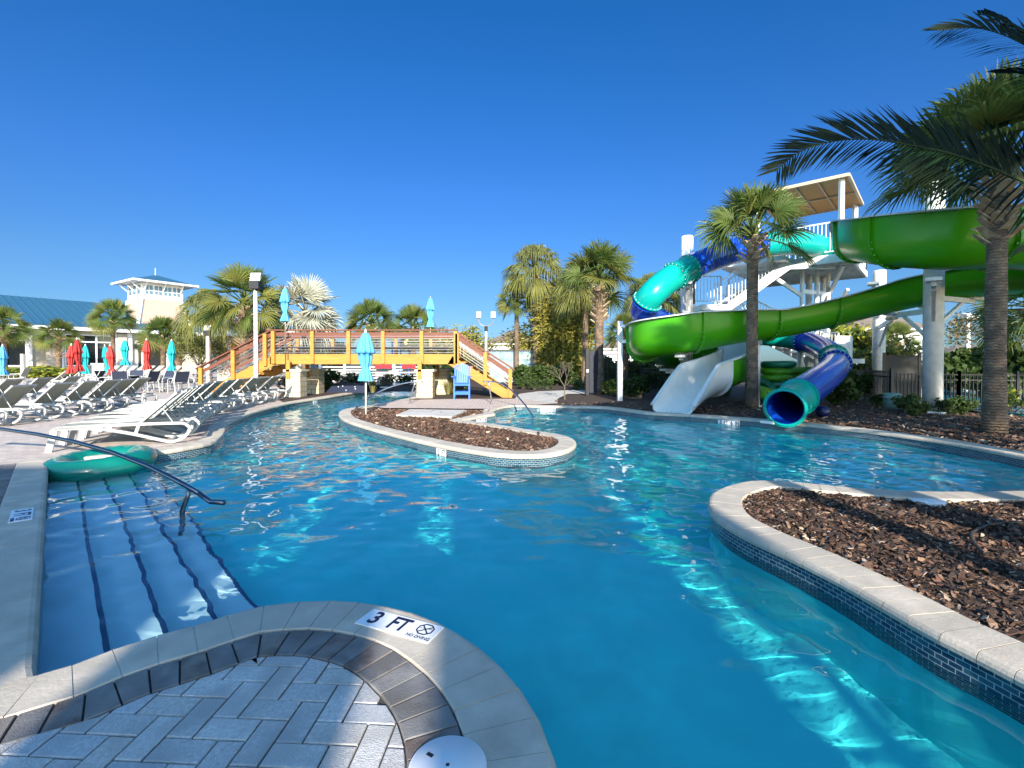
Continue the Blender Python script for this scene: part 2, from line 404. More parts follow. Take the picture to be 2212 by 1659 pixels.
# dark border course: single bricks laid radially behind the coping
def course(name, path, o0, o1, step, gap, mats, z=.004):
    mb = MB(); mid = (o0 + o1) / 2; pts = resample(relax(offset(path, mid)), step); a = offset(pts, o0 - mid); b = offset(pts, o1 - mid)
    for i in range(len(pts) - 1):
        L = (pts[i + 1] - pts[i]).length; t = gap / 2 / L; L2 = max((b[i + 1] - b[i]).length, .03); t2 = min(gap / 2 / L2, .3)
        c = [a[i].lerp(a[i + 1], t), a[i].lerp(a[i + 1], 1 - t), b[i].lerp(b[i + 1], 1 - t2), b[i].lerp(b[i + 1], t2)]
        zz = z + random.uniform(-.001, .0015); ce = sum(c, Vector()) / 4; ins = [q + (ce - q).normalized() * .005 for q in c]
        vs = [(q.x, q.y, zz) for q in ins] + [(q.x, q.y, zz - .004) for q in c] + [(q.x, q.y, zz - .03) for q in c]
        mb.add(vs, [(0, 1, 2, 3)] + [(4 + j, 4 + (j + 1) % 4, (j + 1) % 4, j) for j in range(4)] + [(8 + j, 8 + (j + 1) % 4, 4 + (j + 1) % 4, 4 + j) for j in range(4)], random.randrange(len(mats)))
    return struct(mb.build(name, mats))
bi = max(i for i, p in enumerate(edge_a) if (p - leftd[-1]).length < .12)
course('border_paving', edge_a[:bi], .312, .515, .108, .007, M_dpav)
M_rose = [mat('rose_paver_%s' % n, c, .85, noise=(10, .2)) for n, c in (('a', (.36, .26, .21)), ('b', (.42, .32, .26)))]
course('deck_border_paving', edge_a[bi + 2:], .31, .44, .23, .006, M_rose, .006)
# herringbone field, every brick cut to the curve
inner = offset(edge_a[:bi], .522)
region = [(p.x, p.y) for p in inner if p.y < 3.4] + [(-5, 3.4), (-5, .2), (-.1, .2)]
def clip(poly, rect):
    for i in range(4):
        ax, ay = rect[i]; bx, by = rect[(i + 1) % 4]; out = []
        f = lambda q: (bx - ax) * (q[1] - ay) - (by - ay) * (q[0] - ax)
        for j in range(len(poly)):
            p, q = poly[j - 1], poly[j]; fp, fq = f(p), f(q)
            if (fp >= 0) != (fq >= 0):
                t = fp / (fp - fq); out.append((p[0] + (q[0] - p[0]) * t, p[1] + (q[1] - p[1]) * t))
            if fq >= 0: out.append(q)
        poly = out
        if len(poly) < 3: return []
    return poly
mb = MB(); wbk, g = .105, .0035; rotA = R(-3); ca, sa = math.cos(rotA), math.sin(rotA)
def wr(x, y): return (-.55 + x * ca - y * sa, 1.9 + x * sa + y * ca)
for i in range(-48, 30):
    for j in range(-30, 24):
        m_ = (i - j) % 4                       # herringbone on a unit grid
        if m_ == 0: r_ = (i, j, 2, 1)
        elif m_ == 3: r_ = (i, j, 1, 2)
        else: continue
        x0, y0, x1, y1 = r_[0] * wbk + g, r_[1] * wbk + g, (r_[0] + r_[2]) * wbk - g, (r_[1] + r_[3]) * wbk - g
        rect = [wr(x0, y0), wr(x1, y0), wr(x1, y1), wr(x0, y1)]
        if max(q[0] for q in rect) < -4 or min(q[1] for q in rect) > 3.5 or max(q[1] for q in rect) < .3: continue
        pc = clip(region, rect)
        if len(pc) < 3: continue
        n = len(pc); cx_ = sum(q[0] for q in pc) / n; cy_ = sum(q[1] for q in pc) / n
        ar = abs(sum(pc[k - 1][0] * pc[k][1] - pc[k][0] * pc[k - 1][1] for k in range(n))) / 2
        if ar < .0006: continue
        z = random.uniform(-.001, .0012); top = []
        for q in pc:
            d = Vector((cx_ - q[0], cy_ - q[1])); l = max(d.length, 1e-4); k = min(.005, l * .3); top.append((q[0] + d.x / l * k, q[1] + d.y / l * k, z))
        vs = top + [(q[0], q[1], z - .004) for q in pc] + [(q[0], q[1], z - .03) for q in pc]
        mb.add(vs, [tuple(range(n))] + [(n + k, n + (k + 1) % n, (k + 1) % n, k) for k in range(n)] + [(2 * n + k, 2 * n + (k + 1) % n, n + (k + 1) % n, n + k) for k in range(n)], random.choices(range(4), (5, 3, 3, 2))[0])
struct(mb.build('herringbone_paving', M_pav))
# ------------------------------------------------------------------ mulch beds
M_mul = mat('mulch_bed', (.030, .018, .012), .95, noise=(35, .6), bump=(60, 1.0), noise2=(20, (.07, .042, .028)))
BED = offset(edge_b, .28) + offset(edge_c[1:], .28) + offset([p for p in edge_d if p.y > 4.6], .28) + [Vector((30, 5, 0)), Vector((45, 60, 0)), Vector((0, 60, 0)), Vector((-6, 34, 0))]
LAND = edge_b + edge_c[1:] + [p for p in edge_d if p.y > 4.6]
sheet('mulch_ground', [BED], -.022, M_mul)
ISL_IN = offset(isl, .29, True)
sheet('island_mulch_ground', [ISL_IN], -.03, M_mul)
M_chip = [mat('bark_chip_%s' % n, c, .85, noise=(40, .3)) for n, c in (('dark', (.030, .018, .013)), ('brown', (.075, .040, .024)), ('red', (.13, .062, .036)), ('tan', (.22, .13, .08)), ('pale', (.42, .32, .23)))]
def chips(name, n, region_fn, lmin, lmax, zb, weights, seed):
    rg = random.Random(seed); mb = MB()
    for _ in range(n):
        x, y = region_fn(rg); L = lmin * (lmax / lmin) ** rg.random() * rg.choice((.4, .6, .8, 1, 1, 1.5)); w = L * rg.uniform(.16, .45); a = rg.gauss(.2, .9) if rg.random() < .6 else rg.uniform(0, 6.28)
        M = Matrix.Rotation(a, 3, 'Z') @ Matrix.Rotation(rg.gauss(0, .35), 3, 'Y') @ Matrix.Rotation(rg.gauss(0, .5), 3, 'X')
        z = zb + abs(rg.gauss(0, .008)) + w * .25; c = Vector((x, y, z)); b = rg.uniform(-.12, .2) * L; th = w * .18
        pr = [(-L / 2, -w * .3, 0), (-L * .45, w * .4, 0), (0, w / 2, b), (L / 2, w * .25, 0), (L * .42, -w * .4, 0), (0, -w / 2, b)]
        vs = [M @ Vector(p) + c for p in pr]; vs += [q - Vector((0, 0, th)) for q in vs]
        mb.add(vs, [(0, 5, 2, 1), (5, 4, 3, 2), (0, 6, 11, 5), (5, 11, 10, 4), (4, 10, 9, 3), (1, 7, 6, 0)], rg.choices(range(5), weights)[0])
    return struct(mb.build(name, M_chip), 'stuff')
def pip(p, poly):
    c = False
    for i in range(len(poly)):
        a, b = poly[i - 1], poly[i]
        if (a.y > p[1]) != (b.y > p[1]) and p[0] < (b.x - a.x) * (p[1] - a.y) / (b.y - a.y) + a.x: c = not c
    return c
IS_S = ISL_IN[::6]
def r_isl(rg):
    while True:
        x, y = rg.uniform(2.0, 7.0), 1.2 + 4.4 * rg.random() ** .9
        if x < 1.25 * y + .6 and pip((x, y), IS_S): return x, y
chips('island_mulch', 19000, r_isl, .022, .075, -.03, (6, 5, 3, 1.6, .8), 5)
PEN_S = offset(edge_b, .29)[::4] + [P(1066, 886), P(1000, 884.5), P(860, 884), P(790, 883)]
def r_pen(rg):
    while True:
        x, y = rg.uniform(-4.8, 1.3), rg.uniform(7.3, 13.6)
        if pip((x, y), PEN_S): return x, y
chips('peninsula_mulch', 9000, r_pen, .04, .10, -.022, (2.5, 5, 4.5, 2.4, .6), 6)
def r_bed(rg):
    while True:
        v = rg.uniform(868, 975); u = rg.uniform(1180, 2250); p = P(u, v)
        if p.y > 6 and not pip((p.x, p.y), pool[::3]) and rg.random() < .9: return p.x, p.y
PS = offset(pool, -.0)[::3]
LS = offset(LAND, .33)[::3] + [Vector((30, 5, 0)), Vector((45, 60, 0)), Vector((0, 60, 0))]
def r_bed(rg):
    while True:
        p = P(rg.uniform(1190, 2250), 868 + 107 * rg.random())
        if pip((p.x, p.y), LS): return p.x, p.y
chips('bed_mulch', 7000, r_bed, .05, .13, -.022, (3, 5, 3.5, 2, .7), 8)
# mound of mulch at the island tip, paved landing, concrete path, white slab
M_plz = brick_mat('plaza_paver', (.60, .47, .38), (.52, .40, .32), (.25, .2, .17), .23, .115, .008, .85, uv=False, bump=.3)
plz = [P(u, v) for u, v in ((806, 879), (850, 868), (905, 864), (980, 862.5), (1112, 862), (1150, 866), (1205, 872), (1160, 874.6), (1109, 873.4), (1064, 883.6), (1000, 883.6), (900, 882.5), (830, 882))]
sheet('landing_paving', [plz], .012, M_plz)
M_con = mat('concrete_path', (.50, .46, .40), .9, noise=(2, .15), bump=(80, .2))
pth = [P(u, v) for u, v in ((1112, 861.8), (1122, 851), (1160, 846), (1230, 843), (1290, 844), (1300, 850), (1225, 851.5), (1204, 862), (1204, 871.5), (1150, 865.6))]
sheet('concrete_path', [pth], .008, M_con)
sb = MB(); q = [P(u, v) for u, v in ((856, 898.5), (886, 886), (1008, 888), (976, 902))]
sb.prism(q, -.03, .03); tag(sb.build('access_slab', M_con), 'pale square concrete slab lying in the mulch of the peninsula', 'slab')
# round lids
M_wpl = mat('white_plastic', (.72, .72, .72), .45, noise=(6, .06))
M_blk = mat('black_hole', (.012, .012, .014), .6)
def lid(p, r, label, marks=True):
    t = thing('skimmer_lid', label, 'lid', p)
    MB().lathe([(r * 1.05, -.01), (r * 1.05, .010), (r * 1.0, .012)], n=48).build('rim', M_wpl, t)
    MB().lathe([(r * .985, .0), (r * .985, .0135), (r * .97, .016), (0.001, .0165)], n=48).build('cover', M_wpl, t, True)
    if marks:
        for a, d, sx, sy in ((2.6, .62, .10, .035), (.0, .0, .045, .03), (-.3, .75, .09, .05), (-1.9, .6, .09, .04)):
            MB().box((r * d * math.cos(a), r * d * math.sin(a), .0165), (r * sx * 2, r * sy * 3, .002), a).build('slot', M_blk, t)
    return t
lid(P(967, 1662, .004), .127, 'round white skimmer lid set in the grey pavers close to the viewer')
lid(P(2002, 1081, -.01), .15, 'round white lid lying in the mulch by the island coping', False)
hp = [P(u, v, .0) for u, v in ((2205, 1128), (2150, 1131), (2112, 1143), (2098, 1155), (2102, 1170), (2125, 1195))]
tag(MB().tube(smooth_poly(hp, .03), .011).build('irrigation_hose', mat('hose_black', (.03, .026, .022), .5), None, True), 'thin dark irrigation hose looping over the island mulch', 'hose')
# ------------------------------------------------------------------ water slides and their tower
M_turq = mat('turquoise_fibreglass', (.003, .33, .275), .26, coat=.15, spec=.35)
M_blue = mat('blue_fibreglass', (.004, .05, .40), .22, coat=.2, spec=.4)
M_green = mat('green_fibreglass', (.052, .31, .003), .32, coat=.08, spec=.3)
M_fwhite = mat('white_gelcoat', (.74, .73, .68), .55, noise=(2, .06))
M_wsteel = mat('white_painted_steel', (.80, .79, .77), .45, noise=(3, .05), noise2=(5, (.70, .69, .66)))
M_lip = mat('grey_rim', (.62, .62, .60), .5)
M_tan = mat('tan_canopy', (.50, .27, .095), .8, noise=(6, .08))
def frames(pts):
    out = []
    for i, p in enumerate(pts):
        t = (pts[min(i + 1, len(pts) - 1)] - pts[max(i - 1, 0)]).normalized()
        side = t.cross(Vector((0, 0, 1))).normalized(); out.append((p, t, side, side.cross(t)))
    return out
def UD(u, D, z): return Vector((GX(u, D), D * 1.22, z))
tp = [(1792, 15.9, 5.98), (1760, 15.4, 5.98), (1718, 14.9, 5.95), (1660, 14.4, 5.75), (1600, 14.0, 5.45), (1540, 13.6, 5.02), (1484, 13.1, 4.5), (1436, 12.7, 3.98), (1404, 12.6, 3.5), (1390, 13.0, 3.12), (1402, 13.9, 2.95),
      (1450, 15.0, 2.8), (1530, 16.3, 2.6), (1610, 16.9, 2.56), (1690, 16.6, 2.42), (1745, 15.7, 2.16), (1784, 14.5, 1.8), (1804, 13.2, 1.42), (1798, 11.9, 1.12), (1772, 10.7, .86), (1738, 9.7, .62), (1696, 8.55, .36)]
tpts = smooth_poly([UD(*q) for q in tp], .09)
slide = thing('tube_slide', 'enclosed turquoise and dark blue tube slide winding down from the white tower', 'water slide', UD(1770, 15.5, 0))
base = slide.location.copy()
def near_i(pts, u, D):
    x, y = GX(u, D), D * 1.22
    return min(range(len(pts)), key=lambda i: (pts[i].x - x) ** 2 + (pts[i].y - y) ** 2)
cuts = [0] + [near_i(tpts, *c) for c in ((1638, 14.25), (1488, 13.15), (1455, 12.85), (1396, 12.7), (1425, 14.5), (1560, 16.6), (1752, 16.0), (1800, 13.6), (1806, 12.8), (1724, 9.35))] + [len(tpts) - 1]
cols = [M_turq, M_blue, M_turq, M_turq, M_blue, M_turq, M_turq, M_blue, M_turq, M_blue, M_turq]
TRA = [.465 - .075 * min(1, i / (len(tpts) - 1)) for i in range(len(tpts))]
for k in range(len(cuts) - 1):
    seg = tpts[cuts[k]:cuts[k + 1] + 1]
    if len(seg) < 2: continue
    fr = frames(seg); n = 32; vs = []; fs = []; TR = TRA[(cuts[k] + cuts[k + 1]) // 2]
    def ring(f, r, sh=0.0):
        p, t, s_, u_ = f; return [p - base + t * sh + (s_ * math.cos(2 * math.pi * j / n) + u_ * math.sin(2 * math.pi * j / n)) * r for j in range(n)]
    fl = TR + .055
    rr = [ring(fr[0], TR - .02), ring(fr[0], fl), ring(fr[0], fl, .035), ring(fr[0], TR, .036)] + [ring(f, TR) for f in fr[1:-1]] + [ring(fr[-1], TR, -.036), ring(fr[-1], fl, -.035), ring(fr[-1], fl), ring(fr[-1], TR - .02)]
    rr += [ring(f, TR - .022) for f in reversed(fr)]
    for q in rr: vs.extend(q)
    nout = len(rr) - len(fr); sm = MB()
    for i in range(len(rr) - 1):
        for j in range(n): fs.append((i * n + j, i * n + (j + 1) % n, (i + 1) * n + (j + 1) % n, (i + 1) * n + j))
    sm.add(vs, fs[:nout * n - n]); sm.f.extend(fs[nout * n - n:]); sm.mi.extend([1] * (len(fs) - nout * n + n))
    for e_ in (0, -1):
        p, t, s_, u_ = fr[e_]
        for j in range(20):
            a = 2 * math.pi * j / 20; d_ = s_ * math.cos(a) + u_ * math.sin(a); sg = 1 if e_ == 0 else -1
            if 0 < k < len(cuts) - 2: sm.tube([p - base + d_ * (TR + .03) + t * .03 * sg, p - base + d_ * (TR + .03) + t * .06 * sg], .014, 5, mi=2)
    o = sm.build('tube_section', [cols[k], M_blue, M_wsteel], slide)
    for pl in o.data.polygons: pl.use_smooth = True
    md = o.modifiers.new('es', 'EDGE_SPLIT'); md.split_angle = R(35)
TR = TRA[0]; e = MB()         # entry ring and side shield
e.lathe([(TR, 0), (TR + .12, 0), (TR + .12, .9), (TR, .9)], n=28)
o = e.build('entry_hood', M_turq, slide); t = (tpts[0] - tpts[3]).normalized()
o.location = tpts[0] - base + t * .02; o.rotation_euler = t.to_track_quat('Z', 'Y').to_euler()
o.data.materials[0] = M_blue
TR = TRA[-1]; lipm = MB(); p, t, s_, u_ = frames(tpts)[-1]
lipm.tube([p - base + (s_ * math.cos(2 * math.pi * j / 40) + u_ * math.sin(2 * math.pi * j / 40)) * (TR + .01) for j in range(41)], .022, 8)
lipm.build('exit_rim', M_turq, slide, True)
fpz = MB(); fpz.box(p - base + Vector((0, .45, -p.z - .0)), (.6, .3, .06), .6); fpz.build('exit_footing', M_fwhite, slide)
# open flume: green outside, white inside
fp = [(1868, 15.2, 5.3), (1850, 13, 4.8), (1853, 11, 4.25), (1925, 9.5, 3.72), (2030, 8.8, 3.48), (2140, 8.6, 3.46), (2270, 8.9, 3.44), (2370, 9.6, 3.41), (2400, 10.4, 3.38), (2330, 10.95, 3.34), (2220, 11.05, 3.30), (2110, 11.15, 3.24), (2000, 11.5, 3.06),
      (1900, 12.0, 2.82), (1789, 12.35, 2.46), (1700, 12.45, 2.2), (1590, 12.35, 1.95), (1480, 12.2, 1.65), (1408, 12.7, 1.5), (1395, 14, 1.35), (1440, 15.1, 1.2), (1525, 15.2, 1.05), (1585, 14.3, .9), (1596, 13, .74), (1562, 12.1, .5), (1505, 11.2, .22), (1452, 10.3, -.07)]
fpts = smooth_poly([UD(*q) for q in fp], .12)
flume = thing('flume_slide', 'open water slide trough, green outside and white inside, curling round the palms', 'water slide', UD(1700, 12.4, 0))
fb = flume.location.copy()
fcut = [0] + [near_i(fpts, *c) for c in ((1850, 11), (1925, 9.5), (2140, 8.6), (2400, 10.4), (2200, 11.05), (1990, 11.55), (1800, 12.35), (1660, 12.4), (1500, 12.2), (1395, 13.4), (1520, 15.2), (1596, 13), (1535, 11.7))] + [len(fpts) - 1]
hw = .56
def uprof(dep, lev, w, ex=0.0, exl=0.0):
    """U-shaped section from rim to rim at half width w"""
    pr = [(-w, dep + exl), (-w, dep * .75)]; rb = w
    for k in range(13):
        a = math.pi + math.pi * k / 12; pr.append((w * math.cos(a), min(dep * .62, .62) * (1 + math.sin(a)) + lev))
    pr += [(w, dep * .75), (w, dep + ex)]; return pr
afr = frames(fpts); NF = len(fpts)
def depth_at(i):
    f = i / NF; g = lambda a, b, x, y: x + (y - x) * min(1, max(0, (f - a) / (b - a)))
    if f < .2: return g(0, .16, .5, 1.22)
    if f < .5: return g(.36, .42, 1.22, .88)
    if f < .75: return g(.60, .66, .88, 1.2)
    return g(.76, .80, 1.2, 1.05) if f < .90 else g(.955, 1.0, 1.05, .22)
def left_extra(i):
    f = i / NF; return .5 * max(0, 1 - abs(f - .82) / .09)
def far_extra(i):
    f = i / NF; return .34 * max(0, 1 - abs(f - .44) / .07)
for k in range(len(fcut) - 1):
    mbs = MB(); i0, i1 = fcut[k], fcut[k + 1]
    def ringu(i, w, lev, extra=0.0):
        p, t, s_, u_ = afr[i]; d = depth_at(i)
        return [p - fb + s_ * a + Vector((0, 0, 1)) * b for a, b in uprof(d, lev, w, far_extra(i), left_extra(i))]
    outer = [ringu(i, hw + 0, 0) for i in range(i0, i1 + 1)]
    inn = [ringu(i, hw - .035, .035) for i in range(i0, i1 + 1)]
    n = len(outer[0]); vs = [q for r_ in outer for q in r_]; m = len(outer)
    fs = [(i * n + j, (i + 1) * n + j, (i + 1) * n + j + 1, i * n + j + 1) for i in range(m - 1) for j in range(n - 1)]
    mbs.add(vs, fs, 0)
    vs = [q for r_ in inn for q in r_]
    mbs.add(vs, [(i * n + j, i * n + j + 1, (i + 1) * n + j + 1, (i + 1) * n + j) for i in range(m - 1) for j in range(n - 1)], 1)
    for i_, sg in ((i0, 1), (i1, -1)):           # bolted flange
        if i_ in (0, NF - 1): continue
        t_ = afr[i_][1]; A = ringu(i_, hw + .0, 0); B = ringu(i_, hw + .075, -.075); C = [q + t_ * .022 * sg for q in B]; D = [q + t_ * .03 * sg for q in A]; nn = len(A)
        mbs.add(A + B + C + D, [(r * nn + j, r * nn + j + 1, (r + 1) * nn + j + 1, (r + 1) * nn + j) for r in range(3) for j in range(nn - 1)], 0)
        for j in range(2, nn - 2):
            q = (A[j] + B[j]) / 2; mbs.tube([q + t_ * .02 * sg, q + t_ * .045 * sg], .012, 5, mi=2)
    for j in (0, n - 1):                         # folded rim
        sg = -1 if j == 0 else 1; vs = []; fs = []
        for i in range(m):
            s_ = afr[i0 + i][2]; a, b_ = inn[i][j], outer[i][j]
            o1 = a + s_ * sg * (.15 if k < len(fcut) - 3 else .10)
            vs += [a, a + Vector((0, 0, .02)), o1 + Vector((0, 0, .012)), o1 - Vector((0, 0, .025)), b_ - Vector((0, 0, .02))]
        for i in range(m - 1):
            for q in range(4): fs.append((i * 5 + q, i * 5 + q + 1, (i + 1) * 5 + q + 1, (i + 1) * 5 + q))
        mbs.add(vs, fs, 2)
    for e_, rg in ((0, i0), (m - 1, i1)):          # end faces between the two shells
        vs = outer[e_] + inn[e_]; mbs.add(vs, [(j, j + 1, n + j + 1, n + j) for j in range(n - 1)], 0)
    o = mbs.build('flume_section', [M_green if k < len(fcut) - 2 else M_fwhite, M_fwhite, M_lip], flume, True)
    md = o.modifiers.new('es', 'EDGE_SPLIT'); md.split_angle = R(40)
# columns and brackets
def column(u, D, r, ztop, label, arms=()):
    t = thing('slide_column', label, 'column', UD(u, D, 0))
    MB().lathe([(r, -.03), (r, ztop), (r * .9, ztop + .04), (.01, ztop + .05)], n=24).build('post', M_wsteel, t, True).data
    MB().lathe([(r * 1.9, -.03), (r * 1.9, .03), (.01, .031)], n=24).build('base_plate', M_wsteel, t)
    for a in arms:
        m = MB(); q = UD(*a) - t.location; s0 = Vector((0, 0, q.z)); dr = Vector((q.x, q.y, 0)).normalized()
        m.bar(s0 + dr * r * .8, q, .10, .14); m.bar(s0 + dr * r * .8 + Vector((0, 0, -.75)), s0.lerp(q, .72) + Vector((0, 0, -.07)), .08, .08)
        m.box(q + Vector((0, 0, .06)), (.5, .3, .08), math.atan2(dr.y, dr.x)); m.build('support_arm', M_wsteel, t)
    return t
column(2015, 10.6, .225, 6.45, 'tall thick white slide column standing in front of the lower green flume', ((2015, 9.1, 3.25), (2100, 11.2, 3.14), (1930, 11.85, 2.8)))
column(1898, 15.5, .22, 5.0, 'white slide column standing behind the green flume, right of the blue tube', ((1885, 12.8, 3.9), (1925, 12.6, 2.75)))
column(1483, 13.9, .21, 5.85, 'white slide column at the left end, beside the stair landing', ((1484, 13.0, 3.95), (1470, 12.4, 1.5), (1440, 14.9, 1.0)))
column(1727, 16.2, .08, 1.75, 'thin white prop under the turquoise tube bend')
column(1638, 11.9, .055, 1.85, 'thin white prop standing just behind the palm trunk under the green flume')
fr_ = thing('support_frame', 'white square steel frame holding the left bend of the green flume', 'frame', UD(1339, 13.8, 0))
MB().box((0, 0, 1.4), (.17, .17, 2.86)).build('post', M_wsteel, fr_)
q = UD(1400, 13.3, 2.35) - fr_.location
MB().bar((0, 0, 2.7), q, .1, .1).bar((0, 0, 2.1), q - Vector((0, 0, .25)), .1, .12).build('brace', M_wsteel, fr_)
# tower
C0 = UD(1820, 15, 0); ta = Vector((.67, .742, 0)); tb = Vector((-.742, .67, 0)); PZ = 5.55
tower = thing('slide_tower', 'white steel slide tower with stairs, railings and a flat tan canopy', 'tower', C0)
tower.location = C0
def tl(a, b, z): return ta * a + tb * b + Vector((0, 0, z))
m = MB(); cs = [tl(-.3, -.3, 0), tl(4.6, -.3, 0), tl(4.6, 3.9, 0), tl(-.3, 3.9, 0)]
m.prism([(c.x, c.y) for c in cs], PZ - .06, PZ)
for i in range(4):
    m.bar(cs[i] + Vector((0, 0, PZ - .2)), cs[(i + 1) % 4] + Vector((0, 0, PZ - .2)), .09, .27)
for k in range(7): m.bar(tl(-.2 + .75 * k, -.25, PZ - .2), tl(-.2 + .75 * k, 3.85, PZ - .2), .06, .18)
m.build('platform', M_wsteel, tower)
m = MB(); m.prism([(c.x, c.y) for c in (tl(0, 1.7, 0), tl(-1.5, 1.7, 0), tl(-1.5, 4.2, 0), tl(0, 4.2, 0))], PZ - .2, PZ - .02); m.build('entry_deck', M_wsteel, tower)
m = MB(); cz = 8.55
q = [tl(-.15, -.15, 0), tl(4.5, -.15, 0), tl(4.5, 3.3, 0), tl(-.15, 3.3, 0)]; m.prism([(c.x, c.y) for c in q], cz, cz + .07); m.build('canopy', M_tan, tower)
m = MB()
for i in range(4): m.bar(q[i] + Vector((0, 0, cz)), q[(i + 1) % 4] + Vector((0, 0, cz)), .10, .12)
for k in (.85, 1.65, 2.45): m.bar(tl(-.1, k, cz - .04), tl(4.45, k, cz - .04), .05, .07)
m.bar(tl(2.2, -.1, cz - .05), tl(2.2, 3.25, cz - .05), .05, .07); m.build('canopy_frame', mat('cream_steel', (.50, .40, .27), .5), tower)
for a, b in ((.1, .1), (4.3, .1), (.1, 3.1), (4.3, 3.1)):
    MB().bar(tl(a, b, PZ), tl(a, b, cz), .15, .15, up=(1, 0, 0)).build('canopy_post', M_wsteel, tower)
def railing(pts, parent, h=1.1, sp=.13):
    m = MB()
    for a, b in zip(pts, pts[1:]):
        a, b = Vector(a), Vector(b); L = Vector((b.x - a.x, b.y - a.y, 0)).length; n = max(2, int(L / sp)); Z = Vector((0, 0, 1))
        m.bar(a + Z * h, b + Z * h, .05, .05); m.bar(a + Z * .12, b + Z * .12, .035, .035)
        for i in range(n + 1):
            p = a.lerp(b, i / n); w = .06 if i in (0, n) else .018
            m.bar(p + Z * (0 if i in (0, n) else .12), p + Z * h, w, w, up=(1, 0, 0))
    return m.build('railing', M_wsteel, parent)
railing([tl(-.28, 1.5, PZ), tl(-.28, -.28, PZ)], tower, 1.25); railing([tl(.9, -.28, PZ), tl(4.55, -.28, PZ), tl(4.55, 3.85, PZ), tl(1.2, 3.85, PZ)], tower, 1.25)
for u, D, w in ((1731, 16.0, .16), (1746, 17.2, .26), (1763, 16.4, .18), (1777, 17.6, .24), (1788, 16.8, .16)):
    p = UD(u, D, 0) - C0; MB().lathe([(w / 2, -.03), (w / 2, PZ - .3)], p, n=16).build('tower_post', M_wsteel, tower, True)
m = MB(); p1 = UD(1731, 16.0, 0) - C0
m.bar(p1 + Vector((0, 0, 4.1)), p1 + Vector((-1.4, .2, 5.15)), .12, .14); m.bar(UD(1777, 17.6, 3.9) - C0, UD(1820, 15.5, 5.25) - C0, .12, .14); m.bar(UD(1790, 17, 3.3) - C0, UD(1830, 15.6, 4.3) - C0, .1, .12)
m.bar(p1 + Vector((0, 0, 4.3)), UD(1788, 16.8, 4.3) - C0, .12, .16); m.bar(UD(1690, 15.6, 5.2) - C0, UD(1800, 15.4, 5.2) - C0, .14, .2); m.build('brace', M_wsteel, tower)
# stairs: upper flight to the landing, lower flight behind it
def flight(a, b, w, n, parent, name='stair_flight'):
    a, b = Vector(a), Vector(b); d = Vector((b.x - a.x, b.y - a.y, 0)).normalized(); s_ = Vector((-d.y, d.x, 0)); m = MB()
    for sg in (-.5, .5): m.bar(a + s_ * w * sg - Vector((0, 0, .12)), b + s_ * w * sg - Vector((0, 0, .12)), .06, .30)
    for i in range(n):
        p = a.lerp(b, (i + .5) / n); m.box(p - Vector((0, 0, .02)), (.30, w, .045), math.atan2(d.y, d.x))
    m.build(name, M_wsteel, parent)
    for sg in (-.52, .52): railing([a + s_ * w * sg, b + s_ * w * sg], parent, 1.05)
sa_ = UD(1690, 16.0, 5.45) - C0; sb_ = UD(1558, 16.0, 3.62) - C0
flight(sa_, sb_, 1.2, 9, tower)
la = MB(); la.box(UD(1527, 16.1, 3.55) - C0, (1.15, 1.7, .22)); la.build('landing', M_wsteel, tower)
railing([UD(1556, 15.3, 3.66) - C0, UD(1498, 15.3, 3.66) - C0, UD(1500, 16.9, 3.66) - C0], tower)
flight(UD(1556, 17.3, 3.6) - C0, UD(1765, 17.3, 1.5) - C0, 1.2, 11, tower)
l2 = MB(); l2.box(UD(1800, 17.1, 1.4) - C0, (1.3, 2.0, .2)); l2.box(UD(1823, 16.4, 1.95) - C0, (.85, .05, 1.05), .25); l2.build('landing', M_wsteel, tower)
railing([UD(1776, 16.3, 1.5) - C0, UD(1810, 16.3, 1.5) - C0], tower, 1.1)
MB().box(UD(1527, 16.3, 1.7) - C0, (.16, .16, 3.5)).build('landing_post', M_wsteel, tower); MB().box(UD(1800, 17.2, .7) - C0, (.16, .16, 1.4)).build('landing_post', M_wsteel, tower)
# piles of green swim rings beside the exit
M_ringg = [mat('lime_vinyl', (.13, .40, .02), .3, noise=(4, .1)), mat('deep_green_vinyl', (.01, .17, .10), .3, noise=(4, .1)), mat('olive_vinyl', (.09, .26, .015), .3, noise=(4, .1))]
def torus(mb, Rr, r, n=40, k=14, sq=.85, seams=0):
    vs = []; fs = []
    for i in range(n):
        a = 2 * math.pi * i / n; rr = r * (1 - .035 * (seams and i % max(1, n // seams) == 0))
        for j in range(k):
            b_ = 2 * math.pi * j / k; x = Rr + rr * math.cos(b_); vs.append((x * math.cos(a), x * math.sin(a), rr * sq * math.sin(b_)))
    for i in range(n):
        for j in range(k): fs.append((i * k + j, ((i + 1) % n) * k + j, ((i + 1) % n) * k + (j + 1) % k, i * k + (j + 1) % k))
    return mb.add(vs, fs)
rp = []
for mk in M_ringg: rp.append(torus(MB(), .42, .15).build('swim_ring', mk, None, True))
first = [True] * 3
ORD = ['lowest', 'second lowest', 'third', 'fourth', 'fifth', 'sixth']
